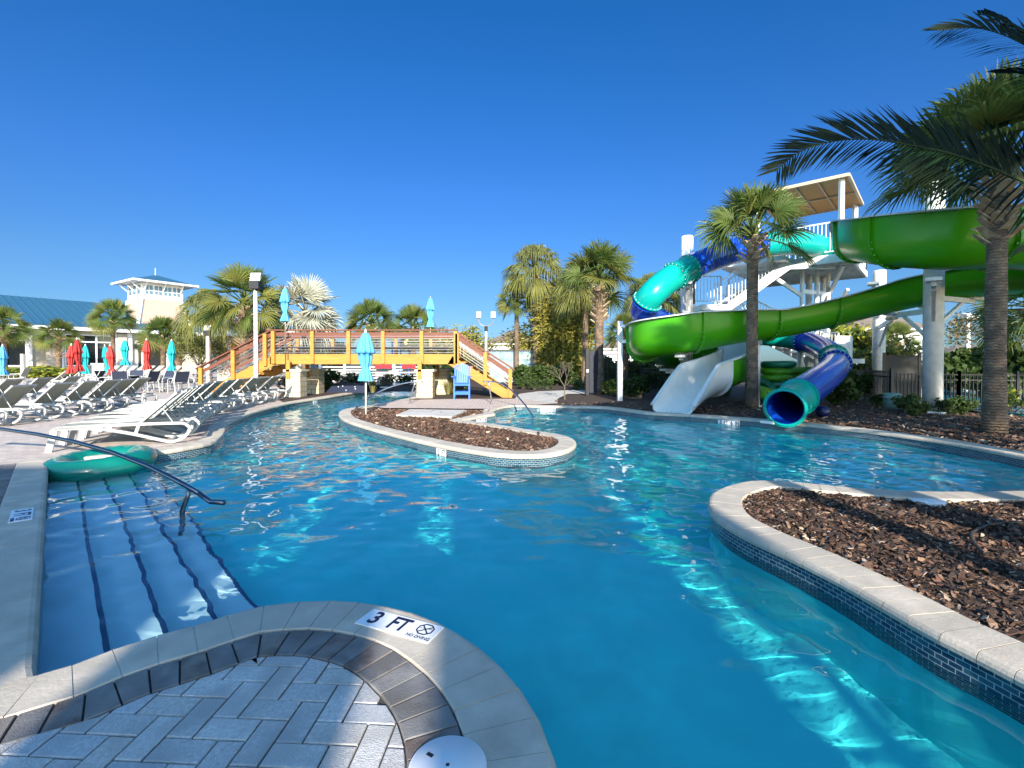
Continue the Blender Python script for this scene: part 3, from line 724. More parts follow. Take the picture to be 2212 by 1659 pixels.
for s_i, (u, D, pile) in enumerate(((1676, 13.6, 'pile behind the palm trunk'), (1728, 14.6, 'pile by the thin prop'))):
    for k in range(6 if s_i == 0 else 5):
        mi = (1, 2, 1, 0, 0, 1)[k] if s_i == 0 else (2, 1, 1, 2, 2)[k]
        cn = ('lime green', 'deep green', 'olive green')[mi]; p = UD(u, D, .11 + .235 * k) + Vector((random.uniform(-.07, .07), random.uniform(-.05, .05), 0))
        lb = '%s swim ring, %s from ground in the %s' % (cn, ORD[k], pile)
        if first[mi]: o = rp[mi]; first[mi] = False; o.location = p; tag(o, lb, 'swim ring', 'stacked green swim rings')
        else: o = dup(rp[mi], p); tag(o, lb, 'swim ring', 'stacked green swim rings')
        o.rotation_euler = (random.uniform(-.05, .05), random.uniform(-.05, .05), random.uniform(0, 3))
for u, D, tilt, mi, lb in ((1652, 13.0, 1.0, 1, 'deep green swim ring leaning on the pile, half hidden by the palm trunk'), (1668, 12.7, .5, 0, 'lime green swim ring lying tilted at the foot of the pile')):
    o = dup(rp[mi], UD(u, D, .38 if tilt > .6 else .22)); tag(o, lb, 'swim ring', 'stacked green swim rings'); o.rotation_euler = (tilt, .25, .3)
# ring floating in the entry alcove
o = torus(MB(), .47, .19, 64, 18, .9, 16).build('swim_ring', mat('floating_ring_vinyl', (.004, .16, .12), .25, noise=(3, .1), coat=.2), None, True)
c = P(218, 1003, WZ + .08); o.location = c; tag(o, 'large teal green swim ring floating in the stepped alcove by the left deck', 'swim ring'); o.rotation_euler = (R(3), R(-2), 0)
# ------------------------------------------------------------------ bridge
def wood(name, c, c2):
    if name in MATS: return MATS[name]
    m = bpy.data.materials.new(name); m.use_nodes = True; nt = m.node_tree; b = nt.nodes['Principled BSDF']; b.inputs['Roughness'].default_value = .6
    tc = nt.nodes.new('ShaderNodeTexCoord'); mp = nt.nodes.new('ShaderNodeMapping'); mp.inputs['Scale'].default_value = (.5, 9, 9)
    n = nt.nodes.new('ShaderNodeTexNoise'); n.inputs['Scale'].default_value = 2.2; n.inputs['Detail'].default_value = 8; n.inputs['Distortion'].default_value = 1.2
    r = nt.nodes.new('ShaderNodeValToRGB'); r.color_ramp.elements[0].color = (*c2, 1); r.color_ramp.elements[1].color = (*c, 1); r.color_ramp.elements[0].position = .32; r.color_ramp.elements[1].position = .62
    nt.links.new(tc.outputs['Object'], mp.inputs[0]); nt.links.new(mp.outputs[0], n.inputs['Vector']); nt.links.new(n.outputs['Fac'], r.inputs[0]); nt.links.new(r.outputs[0], b.inputs['Base Color'])
    MATS[name] = m; return m
M_wd = wood('honey_timber', (.46, .215, .028), (.36, .155, .016)); M_rail = wood('red_brown_rail', (.17, .05, .025), (.11, .03, .016))
M_steel = mat('brushed_steel', (.55, .55, .56), .28, 1.0, noise=(8, .1)); M_cab = mat('railing_cable', (.30, .29, .28), .4, .8)
YB = 15 * 1.22; XL, XR = GX(587, 15), GX(979, 15); BW = 1.9; DZ = 1.66; RZ = 2.58
br = thing('wooden_bridge', 'honey coloured timber footbridge with cable railings and stairs at both ends', 'bridge', (0, YB, 0))
def bp(name, mb, m): return mb.build(name, m, br)
bp('walkway', MB().box(((XL + XR) / 2, BW / 2, DZ - .04), (XR - XL, BW - .1, .06)), M_wd)
for y in (0, BW): bp('fascia', MB().box(((XL + XR) / 2, y, 1.475), (XR - XL + .1, .09, .39)), M_wd)
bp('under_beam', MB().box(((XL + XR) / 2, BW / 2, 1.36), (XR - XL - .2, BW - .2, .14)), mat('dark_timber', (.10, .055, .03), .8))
xs_post = [GX(u, 15) for u in (593, 677, 755, 829, 912, 985)]
for x in xs_post:
    for y, sg in ((-.09, -1), (BW + .09, 1)):
        bp('post', MB().box((x, y, 1.93), (.135, .10, 1.26)), M_wd)
for y in (-.02, BW + .02):
    bp('cap_rail', MB().box(((XL + XR) / 2, y, RZ + .02), (XR - XL + .25, .22, .045)), M_rail)
    bp('top_rail', MB().box(((XL + XR) / 2, y + (.03 if y < 0 else -.03), RZ - .125), (XR - XL, .05, .13)), M_rail)
    c = MB()
    for k in range(7): c.bar((XL, y, DZ + .08 + .105 * k), (XR, y, DZ + .08 + .105 * k), .014, .014)
    bp('cable_infill', c, M_cab)
    bp('hand_bar', MB().tube([(XL + .2, y + (.12 if y < 0 else -.12), DZ + .27), (XR - .2, y + (.12 if y < 0 else -.12), DZ + .27)], .022, 8), M_blk)
def stair(x0, x1, z0, rail0, rail1, nst, posts):
    sg = 1 if x1 > x0 else -1; L = abs(x1 - x0)
    for y in (0, BW):
        bp('stringer', MB().bar((x0 - sg * .1, y, z0 - .22), (x1, y, -.02), .09, .36), M_wd)
        bp('stair_cap_rail', MB().bar((x0, y - .02, rail0 + .02), (x1 + sg * .12, y - .02, rail1 + .0), .2, .045), M_rail)
        bp('stair_rail', MB().bar((x0, y, rail0 - .14), (x1, y, rail1 - .16), .05, .13), M_rail)
        bp('hand_bar', MB().tube([(x0, y + (.12 if y == 0 else -.12), rail0 - .36), (x1, y + (.12 if y == 0 else -.12), rail1 - .38)], .022, 8), M_steel)
        c = MB()
        for k in range(5): c.bar((x0, y, rail0 - .3 - .12 * k), (x1, y, rail1 - .3 - .12 * k), .014, .014)
        bp('cable_infill', c, M_cab)
        for f in posts:
            x = x0 + (x1 - x0) * f; zt = rail0 + (rail1 - rail0) * f; zb = max(-.02, zt - 1.25)
            bp('post', MB().box((x, y - .09 if y == 0 else y + .09, (zt + zb) / 2), (.135, .10, zt - zb)), M_wd)
    t = MB()
    for k in range(nst): t.box((x0 + (x1 - x0) * (k + .5) / nst, BW / 2, z0 - z0 * (k + .5) / nst - .03), (L / nst + .03, BW - .1, .05))
    bp('treads', t, M_wd)
stair(XL + .02, GX(432, 15), DZ, RZ, 1.10, 9, (.08, .52, .97)); stair(XR - .02, GX(1104, 14.9), DZ, RZ, 1.06, 9, (.08, .56, .985))
M_stone = brick_mat('cream_limestone', (.62, .51, .34), (.52, .42, .28), (.30, .25, .18), .42, .2, .012, .9, uv=True, bump=.8)
M_capst = mat('limestone_cap', (.66, .57, .42), .85, noise=(6, .12))
def uvbox(mb, cx, cy, sx, sy, z0, z1):
    for (ax, ay, bx, by) in ((-1, -1, 1, -1), (1, -1, 1, 1), (1, 1, -1, 1), (-1, 1, -1, -1)):
        a = (cx + ax * sx / 2, cy + ay * sy / 2); b = (cx + bx * sx / 2, cy + by * sy / 2); L = math.hypot(b[0] - a[0], b[1] - a[1])
        mb.add([(a[0], a[1], z0), (b[0], b[1], z0), (b[0], b[1], z1), (a[0], a[1], z1)], [(0, 1, 2, 3)])
        if mb.uv is None: mb.uv = []
        o = random.random() * 0 + (ax + 2) * .37; mb.uv.append([(o, z0), (o + L, z0), (o + L, z1), (o, z1)])
    return mb
def pillar(u0, u1, D, label):
    x0, x1 = GX(u0, D), GX(u1, D); t = thing('stone_pillar', label, 'pillar', ((x0 + x1) / 2, D * 1.22, 0)); w = x1 - x0
    uvbox(MB(), 0, .3, w, .6, -.05, 1.0).build('shaft', M_stone, t)
    MB().box((0, .3, 1.035), (w + .14, .74, .075)).build('cap', M_capst, t)
    MB().box((-w * .3, -.035, 1.08), (.15, .07, .72)).build('timber_leg', M_wd, t)
    return t
pillar(617, 648, 14.8, 'cream stone pillar under the left end of the bridge, front one'); pillar(659, 688, 16.3, 'cream stone pillar under the left end of the bridge, rear one')
pillar(900, 934, 14.75, 'cream stone pillar behind the steel handrail under the right half of the bridge'); pillar(939, 966, 16.3, 'cream stone pillar half hidden behind the handrail pillar, nearer the blue chair')
# ------------------------------------------------------------------ steel handrails
def handrail(label, arc, post, r=.024, base=True, m=M_steel):
    t = thing('handrail', label, 'handrail', post[0]); o = t.location.copy()
    MB().tube([p - o for p in smooth_poly(arc, .06)], r, 12).build('rail', m, t, True)
    MB().tube([p - o for p in smooth_poly(post, .1)], r, 12).build('post', m, t, True)
    if base: MB().lathe([(r * 2.2, -.02), (r * 2.2, .015), (r, .03)], n=16).build('flange', m, t, True)
    return t
def at(u, v, D): return Q(u, v, D)
M_dsteel = mat('dark_steel_tube', (.16, .17, .20), .25, 1.0)
M_rail_b = mat('bronze_steel_tube', (.40, .36, .33), .3, 1.0)
handrail('curved steel handrail left of the stone pillar, dipping into the lazy river', [at(992, 881, 12.3), at(975, 881, 12.35), at(955, 882, 12.5)][:0] + [at(914, 825, 12.55), at(898, 825, 12.5), at(880, 826.5, 12.4), at(845, 835, 12.1), at(812, 850, 11.8), at(785, 870, 11.4), at(769, 882, 11.2), at(764, 893, 11.0)],
         [at(885, 872.5, 12.57), at(886, 862, 12.56), at(892, 840, 12.53), at(897, 826, 12.5)])
handrail('curved steel handrail by the blue chair, dipping into the pool', [at(1044, 824, 12.5), at(1060, 824, 12.45), at(1080, 828, 12.2), at(1102, 841, 11.8), at(1124, 863, 11.3), at(1141, 884, 10.9), at(1150, 899, 10.6), at(1153, 908, 10.5)],
         [at(1061.5, 873, 12.5), at(1061, 860, 12.48), at(1058, 840, 12.45), at(1055.5, 825, 12.45)])
zr = [(-40, 922, 5.4), (0, 926.5, 5.22), (80, 938, 4.95), (160, 954, 4.7), (240, 976, 4.45), (320, 1007, 4.2), (380, 1037, 4.0), (430, 1066, 3.85), (455, 1084, 3.78), (484, 1086, 3.75), (492, 1092, 3.73)]
hr = thing('handrail', 'long dark curved handrail coming in from the left over the entry steps', 'handrail', (0, 0, 0)); b0 = at(403, 1100, 3.9); hr.location = (b0.x, b0.y, 0); o0 = hr.location.copy()
MB().tube([at(*q) - o0 for q in ([(-120, 925, 5.75)] + zr[:-3])] , .024, 12).build('rail', M_dsteel, hr, True)
MB().tube([at(*zr[-4]) - o0, at(*zr[-3]) - o0, at(*zr[-2]) - o0 + Vector((0, 0, 0))], .024, 12).build('rail_end', M_dsteel, hr, True)
MB().tube([at(411, 1052, 3.93) - o0, at(404, 1075, 3.92) - o0, at(394, 1103, 3.9) - o0, Vector((at(390, 1118, 3.9).x - o0.x, at(390, 1118, 3.9).y - o0.y, -.9))], .024, 12).build('post', M_dsteel, hr, True)
MB().tube([at(-110, 926, 5.7) - o0, at(-112, 980, 5.7) - o0, Vector(at(-112, 980, 5.7) - o0) - Vector((0, 0, .4))], .024, 12).build('post', M_dsteel, hr, True)
# ------------------------------------------------------------------ blue lifeguard chair
M_bl = mat('blue_polywood', (.006, .12, .50), .45, noise=(5, .1))
lc = thing('lifeguard_chair', 'tall blue adirondack lifeguard chair in front of the bridge stairs', 'chair', P(998, 861.5, .012), R(4))
for x in (-.27, .27):
    MB().bar((x, -.30, 0), (x, -.26, .80), .05, .09, up=(0, 1, 0)).build('leg', M_bl, lc); MB().bar((x, .33, 0), (x, .20, .80), .05, .09, up=(0, 1, 0)).build('leg', M_bl, lc)
    MB().box((x * 1.12, -.05, .82), (.14, .72, .03)).build('armrest', M_bl, lc)
m = MB()
for k in range(6): m.bar((-.27, -.30 + .1 * k, .60 - .012 * k), (.27, -.30 + .1 * k, .60 - .012 * k), .088, .025)
m.build('seat', M_bl, lc)
for k in range(7):
    x = (k - 3) * .079; h = 1.29 - .011 * (k - 3) ** 2
    MB().bar((x, .17, .52), (x * 1.12, .42, h), .07, .022, up=(0, 1, 0)).build('back_slat', M_bl, lc)
MB().bar((-.27, -.29, .22), (.27, -.29, .22), .03, .09).build('foot_rail', M_bl, lc); MB().bar((-.27, -.285, .54), (.27, -.285, .54), .03, .09).build('apron', M_bl, lc); MB().bar((-.27, .3, .25), (.27, .3, .25), .03, .08).build('rear_rail', M_bl, lc)
for x in (-.27, .27): MB().bar((x, -.28, .25), (x, .3, .25), .03, .07).build('side_rail', M_bl, lc)
# ------------------------------------------------------------------ closed umbrellas
M_ub = mat('sky_blue_canvas', (.085, .36, .62), .8, noise=(6, .1)); M_ut = mat('teal_canvas', (.012, .38, .38), .8, noise=(6, .1)); M_ur = mat('coral_red_canvas', (.52, .04, .03), .8, noise=(6, .1)); M_ud = mat('dark_red_canvas', (.30, .018, .015), .8, noise=(6, .1))
def umbrella(loc, H, cl, m, label, group=None, z0=0, seed=0, lean=(0, 0), pole=M_wsteel, flare=1.0, pr=.024, fat=1.0):
    rg = random.Random(seed); t = thing('closed_umbrella', label, 'umbrella', loc, rg.uniform(0, 6), group)
    MB().lathe([(pr, z0), (pr, H - .02)], n=10).build('pole', pole, t, True)
    MB().lathe([(pr * .6, H - .03), (pr * 1.5, H + .03), (pr * .5, H + .09), (.002, H + .11)], n=10).build('finial', pole, t, True)
    nf = 8; ph = [rg.uniform(-.5, .5) for _ in range(20)]
    def fold(am): return lambda a, i: 1 + am[i] * math.cos(nf * a + ph[i % 3] * .4) + .5 * am[i] * math.cos(3 * a + ph[5])
    zs = [(0, .035, 0), (.03, .07, .05), (.12, .10, .14), (.26, .135, .2), (.36, .15, .24), (.42, .16, .3), (.425, .118, .26), (.52, .115, .28), (.62, .10, .3), (.70, .078, .22), (.74, .068, .15), (.80, .085, .25), (.90, .112 * flare, .32), (1.0, .13 * flare, .38)]
    mb = MB(); mb.lathe([(r * fat, H - f * cl) for f, r, _ in zs], n=48, wob=fold([q[2] for q in zs])); mb.f = mb.f[:-2]; mb.mi = mb.mi[:-2]; mb.build('canopy', m, t, True)
    MB().lathe([(.075, H - .735 * cl), (.08, H - .745 * cl), (.075, H - .755 * cl)], n=20).build('tie_strap', m, t, True)
    t.rotation_euler.x, t.rotation_euler.y = lean
    return t
M_pole = mat('bronze_pole', (.30, .24, .20), .4, .6)
umbrella(P(790.5, 896, -.02), 2.17, 1.27, M_ub, 'closed sky blue umbrella standing in the mulch of the peninsula', seed=1, flare=.9, pole=M_wsteel, fat=1.28)
umbrella(Q(617, 780, 14.75) * 1 - Vector((0, 0, Q(617, 780, 14.75).z)), 4.18, 1.25, M_ub, 'closed sky blue umbrella fixed to the front of the bridge, near its left end', 'umbrellas on the bridge', z0=1.25, seed=2, pole=M_pole)
umbrella(Vector((GX(930, 17.2), 17.2 * 1.22, 0)), 4.22, 1.30, M_ub, 'closed sky blue umbrella rising behind the bridge, near its right end', 'umbrellas on the bridge', z0=.0, seed=3, pole=M_pole)
UG = 'closed umbrellas on the left deck'
for i, (u, vt, D, cl, m, lb, ly) in enumerate(((6, 748, 19, 1.45, M_ub, 'closed sky blue umbrella at the left edge, by the white chairs', 0), (150, 746, 19.5, 1.4, M_ur, 'closed coral red umbrella, first from the left, in front of the clubhouse window', R(-5)),
        (172, 733, 18.5, 1.55, M_ud, 'closed dark red umbrella standing between a coral and a teal one', R(4)), (185, 747, 20.0, 1.45, M_ut, 'closed teal umbrella right behind the dark red one', 0), (237, 748, 20.5, 1.4, M_ut, 'closed teal umbrella hidden partly by a leaning coral red one', R(-5)),
        (245, 746, 19.2, 1.45, M_ur, 'closed coral red umbrella leaning, next to the white bin', R(-9)), (270, 735, 19.5, 1.25, M_ut, 'closed teal umbrella beside the clubhouse wall lantern', 0), (317, 735, 19.2, 1.45, M_ur, 'closed coral red umbrella in front of the dark clubhouse doorway', 0),
        (371, 737, 19.0, 1.5, M_ut, 'closed teal umbrella between two palm trunks, nearest the bridge stairs', 0))):
    p = UD(u, D, 0); umbrella(p, 1.4 + (780 - vt) / 831 * D, cl, m, lb, UG, seed=10 + i, lean=(0, ly), flare=1.25)
# ------------------------------------------------------------------ sun loungers
M_lw = mat('white_lounger_frame', (.42, .42, .40), .45, noise=(4, .05)); M_sl = mat('sage_sling', (.27, .28, .225), .85, noise=(60, .12)); M_slc = mat('cream_sling', (.50, .47, .36), .85, noise=(60, .1))
def make_lounger(msl, loc, rz, label, group):
    t = thing('sun_lounger', label, 'sun lounger', loc, rz, group); hwid = .31; t.scale = (.915, .96, .95)
    for y in (-hwid, hwid):
        f = MB()
        for seg in ([(0.0, .30), (.05, .345), (.3, .365), (1.2, .36), (1.72, .345), (1.86, .33), (1.935, .25), (1.90, .15), (1.78, .05), (1.64, .012)], [(.04, .345), (.35, .345), (.7, .30), (1.05, .21), (1.35, .11), (1.64, .012)]):
            pts = smooth_poly([Vector((x, y, z + .02)) for x, z in seg], .06)
            for a, b in zip(pts, pts[1:]): f.bar(a, b, .045, .05)
        f.bar((1.17, y, .36), (1.12, y, .2), .04, .05); f.build('side_frame', M_lw, t)
        MB().bar((.05, y, .34), (-.03, y, 0), .04, .09).build('leg', M_lw, t)
    for x, z in ((.03, .33), (1.88, .32), (1.64, .04)): MB().bar((x, -hwid, z), (x, hwid, z), .045, .04).build('crossbar', M_lw, t)
    s = MB(); n = 8
    vs = [(.04 + 1.12 * i / n, y, .385 - .02 * math.sin(math.pi * i / n) - (.025 if abs(y) < .1 else 0)) for i in range(n + 1) for y in (-.30, 0, .30)]
    s.add(vs, [(i * 3 + j, i * 3 + j + 1, i * 3 + j + 4, i * 3 + j + 3) for i in range(n) for j in range(2)]); s.build('seat_sling', msl, t, True)
    bx, bz = 1.16, .375; tx, tz = 1.72, .90
    b = MB()
    for y in (-.30, .30): b.bar((bx, y, bz), (tx, y, tz), .04, .035, up=(-1, 0, 1))
    b.bar((tx, -.32, tz), (tx, .32, tz), .04, .04); b.bar((bx, -.30, bz), (bx, .30, bz), .03, .03); b.build('back_frame', M_lw, t)
    s = MB(); vs = [(bx + (tx - bx) * i / n - (.02 if abs(y) < .1 else 0) * -1, y, bz + (tz - bz) * i / n - (.025 if abs(y) < .1 else 0)) for i in range(n + 1) for y in (-.285, 0, .285)]
    s.add(vs, [(i * 3 + j, i * 3 + j + 1, i * 3 + j + 4, i * 3 + j + 3) for i in range(n) for j in range(2)]); s.build('back_sling', msl, t, True)
    for y in (-.26, .26): MB().tube([(bx + .33, y, bz + .30), (1.68, y, .36)], .011, 6).build('prop', M_lw, t)
    return t
GR = 'loungers along the pool edge'; GL = 'loungers in the left block'; GF = 'cream loungers by the clubhouse'
NTH = ['nearest', 'second', 'third', 'fourth', 'fifth', 'sixth', 'seventh', 'eighth', 'ninth', 'tenth', 'eleventh']
def head(lx, ly, rz): return Vector((lx - 1.5 * math.cos(rz), ly - 1.5 * math.sin(rz), 0))
L0 = None
for i, (u, v, a) in enumerate(((374, 953, 30), (-6.22, 8.86, 30), (-6.56, 9.52, 29), (-6.9, 10.2, 27), (-7.25, 10.95, 24), (447, 900, 20), (467, 893.5, 15), (494, 887.5, 10), (519, 880.5, 6), (550, 873.5, 3), (569, 869, 2), (594, 865, 0))):
    p = P(u, v) if u > 0 else Vector((u, v, 0)); rz = R(a); lb = '%s white framed lounger of the row beside the pool edge' % ('nearest, sunlit' if i == 0 else NTH[i] + ' nearest' if i < 10 else 'farthest')
    if L0 is None: L0 = make_lounger(M_sl, head(p.x, p.y, rz), rz, lb, GR)
    else: dup(L0, head(p.x, p.y, rz), rz, lb, GR)
k = 0
for (u, v) in ((48, 915), (134, 902), (192, 893.5), (237, 886.5), (276, 881), (306, 876)):
    p = P(u, v); dup(L0, head(p.x, p.y, R(8)), R(8 + random.uniform(-2, 2)), '%s sage lounger in the front rank of the left block' % NTH[k], GL); k += 1
for q, (u, D, lb) in enumerate(((36, 11.3, 'sage lounger in the rear rank at the left edge of the picture'), (102, 12.3, 'sage lounger in the rear rank, second from the left edge'), (166, 13.3, 'sage lounger in the rear rank, third from the left edge'), (-40, 10.4, 'sage lounger in the rear rank, cut by the picture edge'))):
    p = UD(u, D, 0); dup(L0, Vector((p.x - 1.75, p.y - .1, 0)), R(8), lb, GL)
p = P(-45, 926); dup(L0, head(p.x, p.y, R(8)), R(8), 'sage lounger of the front rank cut by the left picture edge', GL)
LC = None
for i in range(11):
    u = 240 + i * 19; p = UD(u, 26.2 - .05 * i, 0); rz = R(62)
    lb = '%s of the cream loungers lined up before the clubhouse' % (('leftmost', 'second from left', 'third from left', 'fourth from left', 'fifth from left', 'middle one', 'fifth from right', 'fourth from right', 'third from right', 'second from right', 'rightmost')[i])
    if LC is None: LC = make_lounger(M_slc, p, rz, lb, GF); LC.location = p + Vector((-.8, -1.5, .22))
    else: dup(LC, p + Vector((-.8, -1.5, .22)), rz, lb, GF)
for i, (u, D, a, lb) in enumerate(((118, 20.5, 20, 'cream lounger lying low in front of the yellow hedge'), (150, 21.5, 24, 'cream lounger under the first coral red umbrella'), (208, 22, 40, 'cream lounger beside the white bin'))):
    dup(LC, UD(u, D, 0) - Vector((.9, .4, 0)), R(a), lb, 'cream loungers in front of the hedge')
# ------------------------------------------------------------------ tables and chairs
M_nav = mat('navy_sling', (.018, .025, .05), .75)
def make_chair(loc, rz, label, msl=None, h=.44):
    t = thing('patio_chair', label, 'chair', loc, rz, 'white framed patio chairs'); k = h - .44
    for y in (-.27, .27):
        MB().tube(smooth_poly([Vector(p) for p in ((.28, y, 0), (.30, y, .35 + k), (.27, y, .62 + k), (.1, y, .66 + k), (-.2, y, .64 + k), (-.28, y, .5 + k), (-.33, y, 0))], .06), .018, 7).build('side_frame', M_lw, t, True)
        MB().tube([(-.18, y, .42 + k), (-.42, y, .98 + k)], .017, 7).build('back_post', M_lw, t)
    MB().box((.03, 0, .43 + k), (.50, .52, .02)).build('seat', msl or M_nav, t)
    MB().bar((-.21, 0, .50 + k), (-.41, 0, .96 + k), .52, .015, up=(1, 0, .4)).build('back_sling', msl or M_nav, t)
    MB().tube([(.28, -.27, .2), (.28, .27, .2)], .012, 6).build('stretcher', M_lw, t)
    if k > .1: MB().tube([(.28, -.27, .35), (.28, .27, .35)], .012, 6).build('foot_bar', M_lw, t)
    return t
def make_table(loc, label, r=.5, h=.72):
    t = thing('patio_table', label, 'table', loc, 0, 'white patio tables')
    MB().lathe([(r - .02, h - .03), (r, h - .02), (r, h), (.001, h + .002)], n=32).build('tabletop', M_lw, t)
    for k in range(4):
        a = math.pi / 4 + k * math.pi / 2; MB().tube([(.12 * math.cos(a), .12 * math.sin(a), h - .03), (.10 * math.cos(a), .10 * math.sin(a), .3), (.36 * math.cos(a), .36 * math.sin(a), 0)], .018, 7).build('leg', M_lw, t)
    return t
c0 = None
for u, D, a, lb in ((198, 17.5, 200, 'navy sling patio chair turned away, behind the middle loungers'), (232, 17.6, 20, 'navy sling patio chair left of the leaning coral umbrella'), (262, 17.0, 120, 'navy patio chair under the teal umbrella by the wall lantern'), (292, 18.2, -60, 'navy patio chair behind the table before the dark doorway'),
        (318, 16.8, 170, 'navy patio chair seen from the back, before the doorway'), (352, 17.4, -100, 'navy patio chair in front of the teal umbrella nearest the bridge'), (385, 16.4, 150, 'navy patio chair closest to the foot of the bridge stairs'), (402, 17.2, 30, 'white armed patio chair touching the bridge stair post')):
    if c0 is None: c0 = make_chair(UD(u, D, 0), R(a), lb)
    else: dup(c0, UD(u, D, 0), R(a), lb)
t0 = None
for u, D, lb in ((215, 18.0, 'round white table among the leaning umbrellas'), (272, 18.2, 'round white table under the teal umbrella by the lantern'), (330, 17.8, 'round white table under the coral umbrella at the doorway'), (372, 18.2, 'round white table under the teal umbrella nearest the bridge'), (8, 19, 'round white table at the left picture edge')):
    if t0 is None: t0 = make_table(UD(u, D, 0), lb)
    else: dup(t0, UD(u, D, 0), 0, lb)
for u, D, a, lb in ((38, 20.5, 200, 'white high patio chair right of the table at the left edge'), (-6, 20.3, 10, 'white high patio chair cut by the left picture edge')):
    make_chair(UD(u, D, 0), R(a), lb, M_slc, .5)
bn = thing('waste_bin', 'white square waste bin standing by the clubhouse windows', 'bin', UD(223, 24, 0)); MB().box((0, 0, .6), (.75, .75, 1.2)).build('body', M_lw, bn); MB().box((0, 0, 1.23), (.85, .85, .08)).build('lid', M_lw, bn)
po = MB().box((0, 0, .95), (.2, .2, 1.9)); po = po.build('gate_post', mat('cream_post', (.66, .58, .42), .7), None, loc=UD(50, 27, 0)); tag(po, 'plain cream post standing left of the yellow hedge', 'post')
# ------------------------------------------------------------------ lamp posts
def lamp_post(u, D, H, r, label, kind):
    t = thing('lamp_post', label, 'lamp post', UD(u, D, 0))
    MB().lathe([(r * 1.2, 0), (r, .3), (r * .85, H)], n=16).build('pole', M_wsteel, t, True)
    if kind == 'box':
        MB().box((.03, -.03, H - .02), (.36, .30, .30)).build('housing', M_blk, t)
        for k in range(3): MB().box((.04, -.08 + .012 * k, H + .19 + .095 * k), (.38, .16, .03), Matrix.Rotation(.9, 3, 'X')).build('louvre', M_wsteel, t)
        MB().box((0, 0, H - .16), (.12, .12, .2)).build('bracket', M_blk, t)
    elif kind == 'double':
        MB().tube(smooth_poly([Vector(p) for p in ((-.42, 0, H + .45), (-.38, 0, H + .18), (-.2, 0, H + .03), (0, 0, H), (.2, 0, H + .03), (.38, 0, H + .18), (.42, 0, H + .45))], .05), .025, 8).build('arm', M_pole, t, True)
        for x in (-.42, .42): MB().box((x, -.06, H + .62), (.24, .12, .36), Matrix.Rotation(-.25, 3, 'X') @ Matrix.Rotation(-x * .4, 3, 'Z')).build('floodlight', M_wsteel, t)
        MB().lathe([(r * 1.3, H - .3), (r * 1.3, H)], n=12).build('collar', M_blk, t)
    else:
        MB().box((0, 0, H), (1.05, .35, .12)).build('bracket', M_blk, t); MB().box((0, -.1, H + .2), (.72, .4, .28), Matrix.Rotation(.3, 3, 'X')).build('floodlight', M_wsteel, t)
    return t
lamp_post(553, 14.9, 4.35, .075, 'tall white lamp post with louvred head in front of the bridge stairs', 'box')
lamp_post(449, 23, 3.1, .1, 'short white lamp post beside a palm, left of the bridge stairs', 'box')
lamp_post(1050, 22, 3.4, .07, 'white lamp post with twin floodlights behind the bridge', 'double')
lamp_post(2090, 22, 3.75, .12, 'white lamp post with dark flood head right of the thick column', 'single')
# ------------------------------------------------------------------ depth markers
def text_mesh(name, s, size, m, parent, M4, sx=.8, bold=.012):
    cu = bpy.data.curves.new(name, 'FONT'); cu.body = s; cu.size = size; cu.align_x = 'CENTER'; cu.align_y = 'CENTER'; cu.offset = bold * size; cu.extrude = .0008
    o = bpy.data.objects.new(name, cu); COL.objects.link(o); dg = bpy.context.evaluated_depsgraph_get()
    me = bpy.data.meshes.new_from_object(o.evaluated_get(dg)); bpy.data.objects.remove(o); me.materials.clear(); me.materials.append(m)
    r = bpy.data.objects.new(name, me); COL.objects.link(r); r.parent = parent; r.matrix_local = M4 @ Matrix.Diagonal((sx, 1, 1, 1)); return r
M_mk = mat('white_marker_tile', (.74, .74, .74), .3); M_ink = mat('navy_ink', (.010, .011, .035), .4)
def marker(C, X, Y, words, ts, label, octo=True, ink=M_ink):
    X = X.normalized(); Z = X.cross(Y).normalized(); Y = Z.cross(X); t = thing('depth_marker', label, 'depth marker', C)
    t.rotation_euler = Matrix((X, Y, Z)).transposed().to_euler(); n = len(words) + (1 if octo else 0)
    for k in range(n):
        x = (k + .5) * ts; MB().box((x, ts / 2, .0), (ts - .003, ts - .003, .008)).build('tile', M_mk, t)
        if k < len(words):
            if words[k]: text_mesh('lettering', words[k], ts * 1.0, ink, t, Matrix.Translation((x, ts / 2, .0046)), .86 if len(words[k]) < 2 else .70, .022)
        else:
            m = MB(); r = ts * .30; cy = ts * .60
            pts = [(x + r * math.cos(R(22.5 + 45 * j)), cy + r * math.sin(R(22.5 + 45 * j))) for j in range(8)]
            for j in range(8): m.bar((*pts[j], .0052), (*pts[(j + 1) % 8], .0052), .007, .0016)
            m.bar((x - r * .66, cy + r * .66, .0054), (x + r * .66, cy - r * .66, .0054), .007, .0016); m.bar((x - r * .66, cy - r * .66, .0050), (x + r * .66, cy + r * .66, .0050), .006, .0014)
            m.bar((x - r * .75, cy + r * .1, .0049), (x + r * .75, cy + r * .25, .0049), .002, .001); m.build('no_diving_symbol', ink, t)
            text_mesh('lettering', 'NO DIVING', ts * .21, ink, t, Matrix.Translation((x, ts * .14, .0046)), .82, .01)
    return t
C_, D_, A_ = P(766, 1346, .011), P(911, 1387, .011), P(793, 1315, .011)
marker(C_, D_ - C_, A_ - C_, ['3', 'FT'], .153, 'white 3 FT no diving marker on the coping nearest the viewer')
s0 = P(24, 1104, .012); marker(s0 + dirL * 0, dirL, nrmR, ['3', 'FT'], .15, 'white 3 FT no diving marker on the left deck coping')
